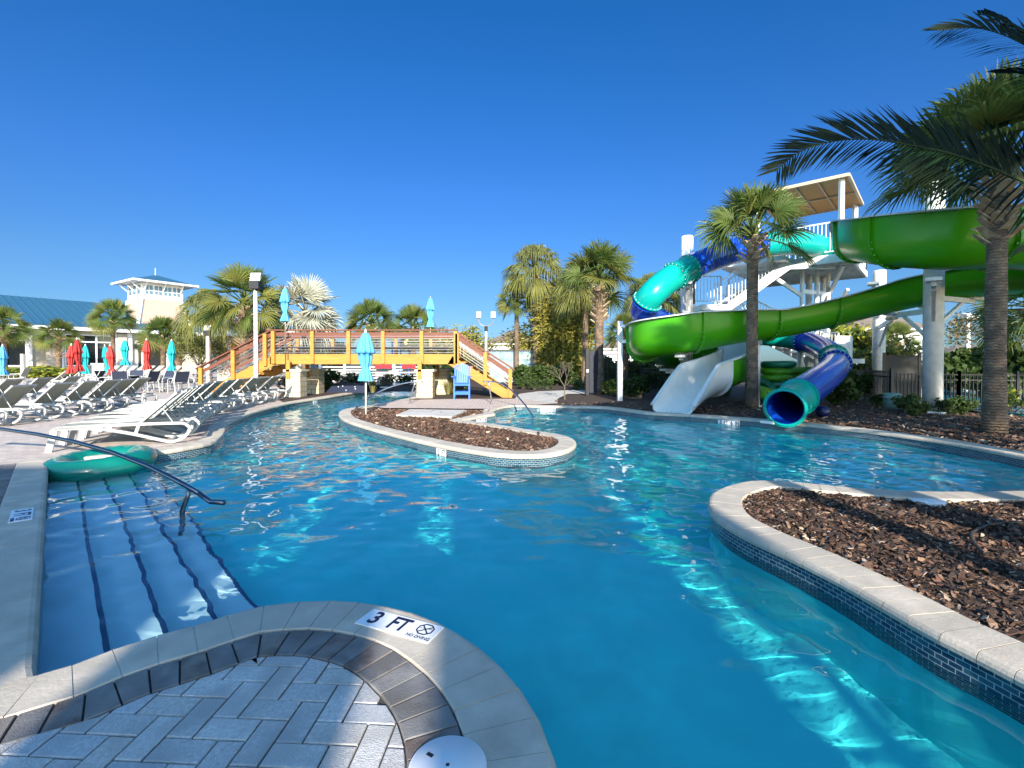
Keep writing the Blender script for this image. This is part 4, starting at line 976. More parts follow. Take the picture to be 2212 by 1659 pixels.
def wall_marker(path, u, v, words, ts, label):
    g = P(u, v); i = min(range(1, len(path) - 1), key=lambda k: (path[k] - g).length); tg = (path[i + 1] - path[i - 1]).normalized(); nm = Vector((tg.y, -tg.x, 0))
    X = tg if tg.x > 0 else -tg; nn = nm if nm.y < 0 else -nm
    return marker(path[i] + nn * .006 - X * ts * len(words) / 2 + Vector((0, 0, -.058 - ts)), X, Vector((0, 0, 1)), words, ts, label, False, M_blk)
wall_marker(pool, 963, 962, ['3', 'FT'], .125, 'white 3 FT depth marker on the tiled side of the mulch peninsula')
wall_marker(edge_d, 1572, 903, ['3', 'FT', '6', 'IN'], .125, 'white 3 FT 6 IN marker between the two slide exits')
wall_marker(edge_d, 1184, 877, ['3', 'FT', '6', 'IN'], .115, 'white 3 FT 6 IN marker on the far pool wall left of the palms')
wall_marker(edge_c, 1030, 901, ['3', 'FT', '6', 'IN'], .115, 'white 3 FT 6 IN marker in the notch behind the mulch peninsula')
wall_marker(edge_a, 676, 862, ['3', 'FT'], .14, 'white 3 FT marker on the river wall under the left bridge pillar')
# ------------------------------------------------------------------ palms and other plants
def leafmat(name, c, ct, tr=.35, rough=.5, var=.35, sc=3.0):
    if name in MATS: return MATS[name]
    m = bpy.data.materials.new(name); m.use_nodes = True; nt = m.node_tree; b = nt.nodes['Principled BSDF']; out = nt.nodes['Material Output']
    b.inputs['Roughness'].default_value = rough; b.inputs['Specular IOR Level'].default_value = .15 if rough > .6 else .3
    tc = nt.nodes.new('ShaderNodeTexCoord'); n = nt.nodes.new('ShaderNodeTexNoise'); n.inputs['Scale'].default_value = sc; n.inputs['Detail'].default_value = 3
    nt.links.new(tc.outputs['Object'], n.inputs['Vector'])
    r = nt.nodes.new('ShaderNodeMapRange'); r.inputs['From Min'].default_value = .3; r.inputs['From Max'].default_value = .7; r.inputs['To Min'].default_value = 1 - var; r.inputs['To Max'].default_value = 1 + var
    nt.links.new(n.outputs['Fac'], r.inputs['Value'])
    h = nt.nodes.new('ShaderNodeHueSaturation'); h.inputs['Color'].default_value = (*c, 1); nt.links.new(r.outputs[0], h.inputs['Value']); nt.links.new(h.outputs[0], b.inputs['Base Color'])
    t = nt.nodes.new('ShaderNodeBsdfTranslucent'); t.inputs['Color'].default_value = (*ct, 1)
    mx = nt.nodes.new('ShaderNodeMixShader'); mx.inputs[0].default_value = tr
    nt.links.new(b.outputs[0], mx.inputs[1]); nt.links.new(t.outputs[0], mx.inputs[2]); nt.links.new(mx.outputs[0], out.inputs['Surface'])
    MATS[name] = m; return m
M_sab = leafmat('sabal_leaf', (.105, .145, .035), (.16, .22, .03)); M_sab2 = leafmat('sabal_leaf_yellow', (.19, .19, .045), (.26, .26, .04))
M_dark = leafmat('dark_green_leaf', (.045, .075, .022), (.05, .09, .015)); M_dead = leafmat('dry_leaf', (.30, .20, .09), (.3, .2, .08))
M_wash = leafmat('washingtonia_leaf', (.16, .17, .055), (.22, .24, .05)); M_bis = leafmat('silver_leaf', (.40, .40, .31), (.3, .3, .2), .2)
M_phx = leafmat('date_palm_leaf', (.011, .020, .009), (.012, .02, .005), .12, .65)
M_trunk = mat('palm_trunk_bark', (.25, .17, .108), .95, noise=(9, .4), noise2=(4, (.145, .10, .068)))
nt = M_trunk.node_tree; b_ = nt.nodes['Principled BSDF']; wv = nt.nodes.new('ShaderNodeTexWave'); wv.wave_type = 'BANDS'; wv.bands_direction = 'Z'; wv.inputs['Scale'].default_value = 5.5; wv.inputs['Distortion'].default_value = 5; wv.inputs['Detail'].default_value = 4; wv.inputs['Detail Scale'].default_value = 3
tc = nt.nodes.new('ShaderNodeTexCoord'); nt.links.new(tc.outputs['Object'], wv.inputs['Vector']); bp_ = nt.nodes.new('ShaderNodeBump'); bp_.inputs['Strength'].default_value = .9; bp_.inputs['Distance'].default_value = .03
nt.links.new(wv.outputs['Fac'], bp_.inputs['Height']); nt.links.new(bp_.outputs[0], b_.inputs['Normal'])
M_boot = mat('palm_boot', (.50, .38, .25), .9, noise=(12, .35), noise2=(5, (.33, .22, .13)))
def fan_leaf(mb, base, az, el, pet, Rr, nseg, spread, droop, rg, mi=0, stem_mi=1, curl=.25, wmul=1.0, roll=1.0):
    d = Vector((math.cos(el) * math.cos(az), math.cos(el) * math.sin(az), math.sin(el))); side = Vector((-math.sin(az), math.cos(az), 0))
    pts = [Vector(base)]; dd = d.copy()
    for k in range(4):
        pts.append(pts[-1] + dd * pet / 4); dd = (dd + Vector((0, 0, -.09 * math.cos(el)))).normalized()
    mb.tube(pts, [.022, .018, .015, .012, .009], 4, False, stem_mi)
    h = pts[-1]; n = side.cross(dd).normalized() * -1
    if n.z < 0 and el > -1.2: n = -n
    ro = rg.uniform(-1.25, 1.25) * roll; side = (side * math.cos(ro) + n * math.sin(ro)).normalized(); n = dd.cross(side).normalized()
    if n.z < 0: n = -n
    dth = 2 * spread / nseg
    for j in range(nseg):
        th = -spread + dth * (j + .5) + rg.uniform(-.2, .2) * dth
        f = math.cos(th * .5); L = Rr * (.58 + .42 * f) * rg.uniform(.88, 1.06)
        sd = (dd * math.cos(th) + side * math.sin(th)).normalized(); sd = (sd + n * (.28 * (1 - abs(math.cos(th)))) - n * curl * .3 * max(0, math.cos(th))).normalized()
        wv_ = n.cross(sd).normalized(); tw = (.5 if j % 2 else -.5) + rg.uniform(-.2, .2); wv_ = (wv_ * math.cos(tw) + n * math.sin(tw)).normalized()
        g = droop * L * rg.uniform(.7, 1.3)
        w1 = max(.012, L * .5 * math.tan(dth / 2) * 1.15) * wmul
        a0 = h + sd * L * .05; a1 = h + sd * L * .5 - Vector((0, 0, g * .16)); a2 = h + sd * L * .78 - Vector((0, 0, g * .52)); a3 = h + sd * L * (1.0 - .25 * droop) - Vector((0, 0, g))
        mb.add([a0 - wv_ * .006, a0 + wv_ * .006, a1 + wv_ * w1, a1 - wv_ * w1, a2 + wv_ * w1 * .6, a2 - wv_ * w1 * .6, a3], [(0, 1, 2, 3), (3, 2, 4, 5), (5, 4, 6)], mi)
def crown_mesh(kind, seed):
    rg = random.Random(seed); mb = MB(); lv = []
    if kind == 'sabal':
        N = 38
        for i in range(N):
            f = i / (N - 1); el = R(85) - R(112) * f ** 1.05 + rg.uniform(-.12, .12); az = i * 2.39996 + rg.uniform(-.25, .25)
            fan_leaf(mb, (0, 0, -.10 * f), az, el, .46 + .14 * f, .56, 38, R(108), .12 + .16 * f, rg, 1 if rg.random() < .22 + .3 * (f > .8) else 0, 2, wmul=.80)
        ms = [M_sab, M_sab2, M_sab]
    elif kind == 'up':
        N = 40 if seed == 81 else 29
        for i in range(N):
            f = i / (N - 1); el = R(86) - R(74) * f ** .95 + rg.uniform(-.14, .14); az = i * 2.39996 + rg.uniform(-.25, .25)
            if i == N - 1: el = R(-14)
            fan_leaf(mb, (0, 0, -.08 * f), az, el, .46 + .1 * f, .56, 42, R(108), .16 + .2 * f, rg, 1 if rg.random() < .2 else 0, 2, wmul=.85)
        ms = [M_sab, M_sab2, M_sab]
    elif kind == 'wash':
        N = 30
        for i in range(N):
            f = i / (N - 1); el = R(82) - R(96) * f + rg.uniform(-.12, .12); az = i * 2.39996 + rg.uniform(-.3, .3)
            fan_leaf(mb, (0, 0, -.08 * f), az, el, .50, .60, 34, R(84), .75 + .35 * f, rg, 1 if rg.random() < .2 + .4 * (f > .8) else 0, 2, wmul=1.0, roll=.7)
        ms = [M_wash, M_sab2, M_sab2]
    elif kind == 'bis':
        N = 26
        for i in range(N):
            f = i / (N - 1); el = R(80) - R(120) * f + rg.uniform(-.1, .1); az = i * 2.39996 + rg.uniform(-.2, .2)
            fan_leaf(mb, (0, 0, -.1 * f), az, el, .45, .60, 34, R(105), .08 + .25 * f, rg, 0, 1, wmul=1.05)
        ms = [M_bis, M_bis]
    me = mb.build('crown', ms); d = me.data; bpy.data.objects.remove(me); return d
CROWN = {('sabal', k): crown_mesh('sabal', 20 + k) for k in range(4)}; CROWN.update({('wash', k): crown_mesh('wash', 40 + k) for k in range(3)}); CROWN.update({('up', k): crown_mesh('up', 80 + k) for k in range(3)}); CROWN[('bis', 0)] = crown_mesh('bis', 60)
def palm(u, vc, D, Rc, kind, k, label, rt=.17, boots=0.0, rz=None, lean=0.0, group='fan palms', loc=None, zc=None, name='fan_palm', sq=1.0):
    p = UD(u, D, 0) if loc is None else Vector(loc); z = (1.4 + (780 - vc) / 831 * D) if zc is None else zc
    t = thing(name, label, 'palm tree', p, rz if rz is not None else random.uniform(0, 6), group); rg = random.Random(hash(label) % 999 if False else int(abs(u) * 7 + D))
    zt = z - .18 * Rc; n = 14; pts = []; rr = []
    for i in range(n + 1):
        f = i / n; pts.append(Vector((lean * math.sin(f * 2.2) * .5, lean * f * f * .4, -.05 + (zt + .05) * f))); rr.append(rt * (1.22 - .5 * min(1, f * 4) * .44 - .08 * f) * rg.uniform(.97, 1.03))
    MB().tube(pts, rr, 16).build('trunk', M_trunk, t, True); top = pts[-1]
    if boots > 0:
        mb = MB(); nb = int(boots / .034); mbk = MB()
        for i in range(nb):
            f = i / max(1, nb - 1); zz = zt - boots * (1 - f) + rg.uniform(-.02, .02); a = i * 2.39996 + rg.uniform(-.15, .15); fi = min(n - 1, int(zz / zt * n)); c = pts[max(0, fi)].lerp(pts[min(n, fi + 1)], .5); c = Vector((c.x, c.y, zz))
            d = Vector((math.cos(a), math.sin(a), 0)); s_ = Vector((-d.y, d.x, 0)); up = (d * .95 + Vector((0, 0, .85)) + s_ * rg.uniform(-.6, .6)).normalized(); L = rg.uniform(.20, .36) * (.75 + rt * 1.6); w = .105 * (rt / .17)
            b0 = c + d * rt * .72; b1 = b0 + up * L * 1.15 + d * .03
            q = up.cross(s_).normalized()
            mb.add([b0 - s_ * w, b0 + s_ * w, b0 + s_ * w * .7 + q * .03, b0 - s_ * w * .7 + q * .03, b1 - s_ * w * .62, b1 + s_ * w * .55, b1 + s_ * w * .4 + q * .028, b1 - s_ * w * .4 + q * .028], [(0, 1, 5, 4), (3, 7, 6, 2), (0, 4, 7, 3), (1, 2, 6, 5), (4, 5, 6, 7)])
        mb.build('leaf_boots', M_boot, t)
    c = bpy.data.objects.new('crown', CROWN[(kind, k)]); COL.objects.link(c); c.parent = t; c.location = (top.x, top.y, z - .05 * Rc); c.scale = (Rc, Rc, Rc * sq)
    return t
palm(529, 648, 20, 2.25, 'sabal', 0, 'big fan palm with criss-cross trunk right of the tall louvred lamp post', .24, 2.2, rz=.5)
palm(452, 672, 24, 2.0, 'wash', 0, 'drooping fan palm beside the short lamp post', .15, .4)
palm(353, 724, 27, 1.65, 'sabal', 1, 'small fan palm in front of the dark clubhouse doorway', .17, .9)
palm(386, 728, 28, 1.4, 'sabal', 2, 'fan palm with criss-cross trunk beside the olive tree', .2, 1.7)
palm(245, 684, 32, 1.85, 'sabal', 3, 'taller fan palm in front of the clubhouse roof, left of its turret', .17, 1.0)
palm(127, 722, 34, 1.75, 'sabal', 0, 'short fan palm with pale trunk beside the stone pier of the clubhouse', .2, 1.9, rz=2)
palm(10, 702, 33, 2.0, 'sabal', 2, 'fan palm at the far left edge in front of the clubhouse windows', .2, 1.2, rz=1)
palm(660, 668, 22, 2.25, 'bis', 0, 'silver blue Bismarck palm behind the left half of the bridge', .2, .8, group='silver palms', name='silver_fan_palm')
palm(575, 742, 21, 1.5, 'bis', 0, 'low silver palm between the big fan palm and the blue umbrella', .14, .3, rz=2.2, group='silver palms', name='silver_fan_palm')
palm(802, 694, 22, 1.6, 'sabal', 1, 'fan palm behind the middle of the bridge, right of the silver palm', .2, 1.6, rz=3)
palm(893, 702, 22.5, 1.5, 'sabal', 3, 'fan palm behind the bridge beside the second blue umbrella', .18, 1.3, rz=.2)
palm(1157, 585, 24.7, 2.35, 'wash', 1, 'tall thin fan palm with drooping fronds left of the bamboo', .17, .8, rz=.7, sq=1.05)
palm(1116, 645, 25, 1.45, 'sabal', 2, 'slender fan palm standing before the teal fence', .15, .5, rz=4)
palm(1294, 602, 16.4, 1.95, 'up', 2, 'large fan palm with splitting boots right of the bamboo', .19, 1.55, rz=2.6)
palm(1264, 610, 22, 2.1, 'wash', 2, 'bare grey trunked palm half hidden behind the large fan palm', .17, 0, rz=3)
palm(1410, 640, 25, 2.2, 'wash', 0, 'drooping fan palm behind the left bend of the blue tube', .16, .5, rz=2)
palm(1350, 716, 20, 1.2, 'sabal', 1, 'small dark fan palm behind the white frame left of the flume', .17, 1.5, rz=5)
palm(1624, 498, 11.6, 1.75, 'up', 0, 'fan palm standing in front of the green flume and tube slide', .165, .75, rz=1.1)
palm(2150, 352, 7.5, 2.1, 'up', 1, 'thick trunked fan palm close by at the right edge', .165, 1.25, rz=.35, lean=-.05)
# dry hanging leaf at the boots of the right palm, date palm arching in from the right
def frond(mb, pts, lmax, n, rg, mi=0, smi=1, lift=.35, fwd=.75, droop=.25, tw=0.0):
    pts = smooth_poly(pts, .03); mb.tube(pts[::3] + [pts[-1]], [max(.004, .022 * (1 - i / (len(pts[::3]) + 1))) for i in range(len(pts[::3]) + 1)], 6, True, smi)
    L = len(pts)
    for i in range(n):
        f = .10 + .90 * i / n; k = min(L - 2, int(f * (L - 1))); p = pts[k]; t = (pts[min(k + 3, L - 1)] - pts[max(k - 3, 0)]).normalized(); s_ = t.cross(Vector((0, 0, 1))).normalized(); u_ = s_.cross(t); s_, u_ = s_ * math.cos(tw) + u_ * math.sin(tw), u_ * math.cos(tw) - s_ * math.sin(tw)
        ll = lmax * (math.sin(math.pi * min(1, .18 + .78 * f)) ** .7) * rg.uniform(.9, 1.08); fw = fwd + .9 * f * f
        for sg in (-1, 1):
            if tw > .5 and f < .5 and (s_ * sg).z < 0 and rg.random() < .62: continue
            d = (s_ * sg + t * fw * rg.uniform(.9, 1.15) + u_ * (lift + rg.uniform(-.12, .12))).normalized(); w = .008 + .004 * rg.random(); wd = d.cross(u_).normalized(); wd = (wd + u_ * .6 * sg).normalized()
            g = droop * ll
            a0 = p; a1 = p + d * ll * .5 - Vector((0, 0, g * .25)); a2 = p + d * ll - Vector((0, 0, g))
            mb.add([a0 - wd * w * .6, a0 + wd * w * .6, a1 + wd * w, a1 - wd * w, a2], [(0, 1, 2, 3), (3, 2, 4)], mi)
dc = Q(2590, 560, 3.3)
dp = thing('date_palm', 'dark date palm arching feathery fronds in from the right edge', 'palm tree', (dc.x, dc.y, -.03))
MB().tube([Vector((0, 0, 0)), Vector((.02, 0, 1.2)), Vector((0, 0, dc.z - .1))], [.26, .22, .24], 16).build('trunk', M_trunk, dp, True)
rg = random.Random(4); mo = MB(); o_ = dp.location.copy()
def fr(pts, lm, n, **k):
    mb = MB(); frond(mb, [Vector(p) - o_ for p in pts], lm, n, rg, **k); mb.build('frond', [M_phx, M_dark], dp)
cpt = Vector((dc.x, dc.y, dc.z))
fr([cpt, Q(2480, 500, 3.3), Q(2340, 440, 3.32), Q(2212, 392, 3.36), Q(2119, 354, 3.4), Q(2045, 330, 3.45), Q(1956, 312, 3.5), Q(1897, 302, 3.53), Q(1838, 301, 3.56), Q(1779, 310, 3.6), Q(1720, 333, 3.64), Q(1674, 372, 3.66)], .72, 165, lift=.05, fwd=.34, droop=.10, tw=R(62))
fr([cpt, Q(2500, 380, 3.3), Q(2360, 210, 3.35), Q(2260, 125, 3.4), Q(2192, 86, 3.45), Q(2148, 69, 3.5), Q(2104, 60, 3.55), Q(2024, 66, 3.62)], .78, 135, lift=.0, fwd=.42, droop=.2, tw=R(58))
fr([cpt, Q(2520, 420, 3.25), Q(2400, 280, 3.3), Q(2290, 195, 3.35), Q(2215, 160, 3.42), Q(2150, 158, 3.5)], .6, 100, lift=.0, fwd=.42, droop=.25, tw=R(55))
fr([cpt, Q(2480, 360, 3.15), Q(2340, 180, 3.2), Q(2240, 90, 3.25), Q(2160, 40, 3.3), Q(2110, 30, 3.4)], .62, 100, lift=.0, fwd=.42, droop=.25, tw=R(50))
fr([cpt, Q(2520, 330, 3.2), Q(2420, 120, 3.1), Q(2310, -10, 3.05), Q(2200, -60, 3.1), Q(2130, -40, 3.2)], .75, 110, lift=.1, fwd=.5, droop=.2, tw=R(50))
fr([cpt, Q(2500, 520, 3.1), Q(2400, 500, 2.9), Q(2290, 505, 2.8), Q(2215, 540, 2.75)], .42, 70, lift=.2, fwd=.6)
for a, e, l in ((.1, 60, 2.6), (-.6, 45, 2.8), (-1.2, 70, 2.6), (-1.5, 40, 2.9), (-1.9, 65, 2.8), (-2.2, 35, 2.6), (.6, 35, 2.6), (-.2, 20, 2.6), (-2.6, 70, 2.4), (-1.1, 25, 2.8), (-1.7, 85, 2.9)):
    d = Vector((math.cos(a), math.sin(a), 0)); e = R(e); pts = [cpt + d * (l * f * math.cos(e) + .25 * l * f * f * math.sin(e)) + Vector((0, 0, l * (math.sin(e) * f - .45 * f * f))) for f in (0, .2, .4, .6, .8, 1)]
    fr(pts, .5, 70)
# shrubs, hedges, bamboo, small trees
def leaf_cloud(mb, n, fn, size, rg, mi_n=1, el=(.5, 1.6), flat=.0):
    for _ in range(n):
        c = fn(rg); a = rg.uniform(0, 6.28); b = rg.gauss(.2, .6); d = Vector((math.cos(a) * math.cos(b), math.sin(a) * math.cos(b), math.sin(b))); s_ = d.cross(Vector((rg.gauss(0, 1), rg.gauss(0, 1), rg.gauss(0, 1)))).normalized(); L = size * rg.uniform(.6, 1.4); w = L * rg.uniform(.22, .4)
        mb.add([c - d * L * .5, c + s_ * w - d * L * .05, c + d * L * .5, c - s_ * w - d * L * .05], [(0, 1, 2, 3)], rg.randrange(mi_n))
M_yh = leafmat('yellow_green_leaf', (.36, .36, .045), (.4, .4, .04)); M_sh = leafmat('shrub_leaf', (.075, .12, .03), (.1, .16, .02)); M_bam = leafmat('bamboo_leaf', (.36, .32, .06), (.42, .38, .05)); M_ol = leafmat('olive_leaf', (.125, .135, .045), (.14, .15, .03)); M_grs = leafmat('grass_tuft', (.24, .22, .08), (.26, .24, .07))
M_twig = mat('grey_twig', (.13, .105, .08), .9, noise=(20, .2)); M_culm = mat('bamboo_culm', (.34, .27, .09), .6, noise=(6, .25))
def ball_fn(cl):
    def f(rg):
        (x, y, z), r = cl[rg.randrange(len(cl))]; d = Vector((rg.gauss(0, 1), rg.gauss(0, 1), rg.gauss(0, 1))).normalized() * r * rg.uniform(.45, 1.05) ** .6; return Vector((x + d.x, y + d.y, max(.02, z + d.z * .9)))
    return f
def shrub_mesh(ms, r, h, n, size, seed):
    rg = random.Random(seed); cl = [((rg.uniform(-.6, .6) * r, rg.uniform(-.6, .6) * r, rg.uniform(.16, .72) * h), r * rg.uniform(.32, .55)) for _ in range(12)]; mb = MB(); leaf_cloud(mb, n, ball_fn(cl), size, rg, len(ms)); st = MB()
    for (x, y, z), q in cl: st.tube([(x * .15, y * .15, 0), (x * .5, y * .5, z * .5), (x, y, z)], [.02, .014, .006], 5)
    a = mb.build('foliage', ms); b = st.build('stems', M_twig); da, db = a.data, b.data; bpy.data.objects.remove(a); bpy.data.objects.remove(b); return da, db
SH = {}
def shrub(kind, loc, s, label, cat='shrub', group=None, name='shrub'):
    if kind not in SH:
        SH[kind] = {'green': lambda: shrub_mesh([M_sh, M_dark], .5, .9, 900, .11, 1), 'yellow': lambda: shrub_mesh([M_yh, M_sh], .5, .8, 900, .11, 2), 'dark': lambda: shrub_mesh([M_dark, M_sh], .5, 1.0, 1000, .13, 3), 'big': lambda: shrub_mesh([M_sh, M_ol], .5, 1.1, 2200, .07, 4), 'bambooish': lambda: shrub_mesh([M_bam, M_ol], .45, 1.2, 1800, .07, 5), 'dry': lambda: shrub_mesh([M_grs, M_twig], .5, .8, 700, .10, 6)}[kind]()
    t = thing(name, label, cat, loc, random.uniform(0, 6), group); s = s if isinstance(s, tuple) else (s, s, s); t.scale = s
    for nm, d in zip(('foliage', 'stems'), SH[kind]):
        o = bpy.data.objects.new(nm, d); COL.objects.link(o); o.parent = t
    return t
def tuft(loc, h, label, n=70, m=None, w=.012, group='ornamental grass clumps'):
    rg = random.Random(int(abs(loc[0] * 91 + loc[1] * 17))); mb = MB()
    for _ in range(n):
        a = rg.uniform(0, 6.28); l = h * rg.uniform(.6, 1.1); o = rg.uniform(.15, .65) * l; d = Vector((math.cos(a), math.sin(a), 0)); s_ = Vector((-d.y, d.x, 0)) * w; b = d * rg.uniform(0, .1)
        p = [b, b + d * o * .4 + Vector((0, 0, l * .65)), b + d * o + Vector((0, 0, l * rg.uniform(.7, 1)))]
        mb.add([p[0] - s_, p[0] + s_, p[1] + s_, p[1] - s_, p[2]], [(0, 1, 2, 3), (3, 2, 4)])
    return tag(mb.build('grass_clump', m or M_grs, None, loc=loc), label, 'ornamental grass', group)
# yellow hedge by the clubhouse
for i, (u, s) in enumerate(((12, 2.2), (62, 2.4), (85, 2.3), (108, 2.2), (130, 2.0), (146, 1.8))):
    shrub('yellow', UD(u, 32, 0), (s * 1.35, s, s * .62), ('yellow green shrub under the left window', 'yellow green shrub of the hedge, nearest the cream post', 'second yellow green shrub right of the cream post', 'third yellow green shrub right of the cream post', 'fourth yellow green shrub, under the stone pier', 'last yellow green shrub, beside the first coral umbrella')[i], 'shrub', 'yellow hedge shrubs')
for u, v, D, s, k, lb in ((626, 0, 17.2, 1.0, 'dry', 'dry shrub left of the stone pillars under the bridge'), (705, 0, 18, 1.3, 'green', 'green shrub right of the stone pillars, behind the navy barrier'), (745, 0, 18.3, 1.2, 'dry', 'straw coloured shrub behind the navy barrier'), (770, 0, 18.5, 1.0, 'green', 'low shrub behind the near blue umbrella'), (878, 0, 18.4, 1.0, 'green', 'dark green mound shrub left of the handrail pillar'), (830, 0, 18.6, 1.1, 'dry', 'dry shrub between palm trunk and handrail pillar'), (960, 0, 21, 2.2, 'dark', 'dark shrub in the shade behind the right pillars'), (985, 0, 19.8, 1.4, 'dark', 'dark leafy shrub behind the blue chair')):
    shrub(k, UD(u, D, 0), s, lb)
for i, u in enumerate((1118, 1135, 1152, 1170, 1188, 1206, 1222)):
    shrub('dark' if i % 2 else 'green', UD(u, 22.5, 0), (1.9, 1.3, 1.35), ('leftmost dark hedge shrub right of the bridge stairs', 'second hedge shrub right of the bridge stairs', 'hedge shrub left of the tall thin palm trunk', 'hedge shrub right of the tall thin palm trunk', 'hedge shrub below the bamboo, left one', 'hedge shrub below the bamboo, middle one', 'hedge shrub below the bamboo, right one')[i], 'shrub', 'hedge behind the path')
for u, D, s, lb in ((1128, 19.5, .7, 'small round green bush by the bridge stair foot'), (1154, 19, .65, 'small round bush at the foot of the tall thin palm'), (1183, 19.3, .6, 'small round bush at the back of the concrete path'), (1246, 18.5, .7, 'small round bush right of the bare tree')): shrub('green', UD(u, D, 0), s, lb, 'shrub', 'small bushes along the path')
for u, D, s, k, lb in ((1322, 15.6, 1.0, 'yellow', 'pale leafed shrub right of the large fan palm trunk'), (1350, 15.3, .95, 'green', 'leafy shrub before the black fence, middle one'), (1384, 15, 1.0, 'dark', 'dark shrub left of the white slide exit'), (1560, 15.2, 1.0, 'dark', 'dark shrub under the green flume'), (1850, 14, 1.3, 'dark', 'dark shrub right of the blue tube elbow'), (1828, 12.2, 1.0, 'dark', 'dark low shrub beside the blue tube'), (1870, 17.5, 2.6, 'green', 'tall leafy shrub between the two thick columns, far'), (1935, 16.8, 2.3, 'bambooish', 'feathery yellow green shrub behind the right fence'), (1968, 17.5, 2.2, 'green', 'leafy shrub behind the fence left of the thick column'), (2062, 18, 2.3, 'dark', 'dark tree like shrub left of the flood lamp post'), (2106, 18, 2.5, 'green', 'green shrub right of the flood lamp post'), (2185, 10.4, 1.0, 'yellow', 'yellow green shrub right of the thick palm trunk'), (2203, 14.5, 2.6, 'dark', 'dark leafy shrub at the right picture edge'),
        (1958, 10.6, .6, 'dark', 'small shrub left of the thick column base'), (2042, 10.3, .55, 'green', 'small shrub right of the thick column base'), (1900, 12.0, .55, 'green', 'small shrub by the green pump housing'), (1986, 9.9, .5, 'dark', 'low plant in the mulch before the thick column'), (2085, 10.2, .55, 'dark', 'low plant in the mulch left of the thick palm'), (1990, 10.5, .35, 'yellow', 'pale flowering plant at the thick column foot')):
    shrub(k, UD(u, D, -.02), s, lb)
shrub('yellow', UD(1852, 21, 1.3), (2.8, 2.8, 3.2), 'yellow green tree behind the tower landing', 'tree', name='small_tree')
for (u, v, D, lb) in ((640, 850, 17, 'grass clump left of the front stone pillar'), (805, 845, 17, 'straw grass clump behind the near umbrella pole'), (968, 846, 16.2, 'dry grass clump left of the blue chair'), (975, 843, 17, 'dry grass clump behind the blue chair'), (786, 842, 17.4, 'straw grass clump at the palm trunk foot')): tuft(UD(u, D, 0), .75, lb)
# bamboo
def bamboo(loc, n, h, r, label, seed, dens=1.0):
    rg = random.Random(seed); t = thing('bamboo_clump', label, 'bamboo', loc, 0, None); cu = MB(); fo = MB()
    for _ in range(n):
        a = rg.uniform(0, 6.28); q = r * math.sqrt(rg.random()); b = Vector((math.cos(a), math.sin(a), 0)); hh = h * rg.uniform(.62, 1.04) * (1.08 - .28 * q / r); ln = rg.uniform(.05, .22) * hh
        pts = [b * q + b * ln * f * f + Vector((0, 0, hh * f)) for f in (0, .25, .5, .75, .9, 1)]; cu.tube(pts, [.028, .025, .02, .014, .008, .003], 5, False)
        for _ in range(int(120 * dens)):
            f = rg.uniform(.12, 1.0); c = b * q + b * ln * f * f + Vector((rg.gauss(0, .28), rg.gauss(0, .28), hh * f + rg.gauss(0, .1)))
            d = Vector((rg.gauss(0, 1), rg.gauss(0, 1), rg.uniform(-1.0, .3))).normalized(); s_ = d.cross(Vector((rg.gauss(0, 1), rg.gauss(0, 1), rg.gauss(0, 1)))).normalized(); L = rg.uniform(.22, .46)
            fo.add([c, c + d * L * .4 + s_ * .05, c + d * L, c + d * L * .4 - s_ * .05], [(0, 1, 2, 3)], 0 if rg.random() < .75 else 1)
    cu.build('culms', M_culm, t, True); fo.build('foliage', [M_bam, M_ol], t)
    return t
bamboo(UD(1222, 25, 0), 115, 6.9, 1.5, 'tall golden bamboo clump right of the tall thin palm', 1, 1.35)
bamboo(UD(1140, 27, 0), 30, 4.6, .9, 'lower bamboo clump behind the slender palm', 2)
for i, (u, h) in enumerate(((945, 3.9), (985, 4.5), (1012, 4.3))): bamboo(UD(u, 29, 0), 14, h, .6, ('thin bamboo tuft rising behind the second bridge umbrella', 'thin bamboo tuft above the right bridge stairs', 'thin bamboo tuft left of the twin floodlights')[i], 5 + i, .7)
for u, D, q, lb in ((938, 28, 3.3, 'golden bushy bamboo behind the second bridge umbrella'), (975, 29, 3.8, 'golden bushy bamboo left of the right bridge stairs'), (1018, 30, 4.0, 'golden bushy bamboo left of the twin floodlights, beyond the stairs'), (720, 27, 3.0, 'golden shrub between the silver palm and the middle palm')): shrub('bambooish', UD(u, D, 0), (q * .8, q * .8, q), lb)
# branching trees
def tree(loc, h, r, label, leaf, nl, seed, name='small_tree', stems=1, size=.09, lev=4, r0=.05):
    rg = random.Random(seed); t = thing(name, label, 'tree', loc); br_ = MB(); tips = []
    def grow(p, d, L, rad, k):
        q = p + d * L; m_ = p + d * L * .5 + Vector((rg.gauss(0, .03), rg.gauss(0, .03), 0)) * L; br_.tube([p, m_, q], [rad, rad * .85, rad * .68], 6, False); tips.append((q, k))
        if k == 0: return
        for _ in range(rg.choice((2, 3, 3))):
            nd = (d + Vector((rg.gauss(0, .55), rg.gauss(0, .55), rg.uniform(-.1, .5)))).normalized(); grow(q, nd, L * rg.uniform(.62, .85), rad * .66, k - 1)
    for s in range(stems):
        a = rg.uniform(0, 6.28); grow(Vector((math.cos(a), math.sin(a), 0)) * .12 * (stems > 1), Vector((math.cos(a) * .18 * (stems > 1), math.sin(a) * .18 * (stems > 1), 1)).normalized(), h * .3, r0, lev)
    br_.build('branches', M_twig, t, True)
    if nl:
        fo = MB(); tp = [q for q, k in tips if k <= 1]
        def fn(g): q = tp[g.randrange(len(tp))]; return q + Vector((g.gauss(0, r), g.gauss(0, r), g.gauss(0, r * .8)))
        leaf_cloud(fo, nl, fn, size, rg, len(leaf)); fo.build('crown', leaf, t)
    return t
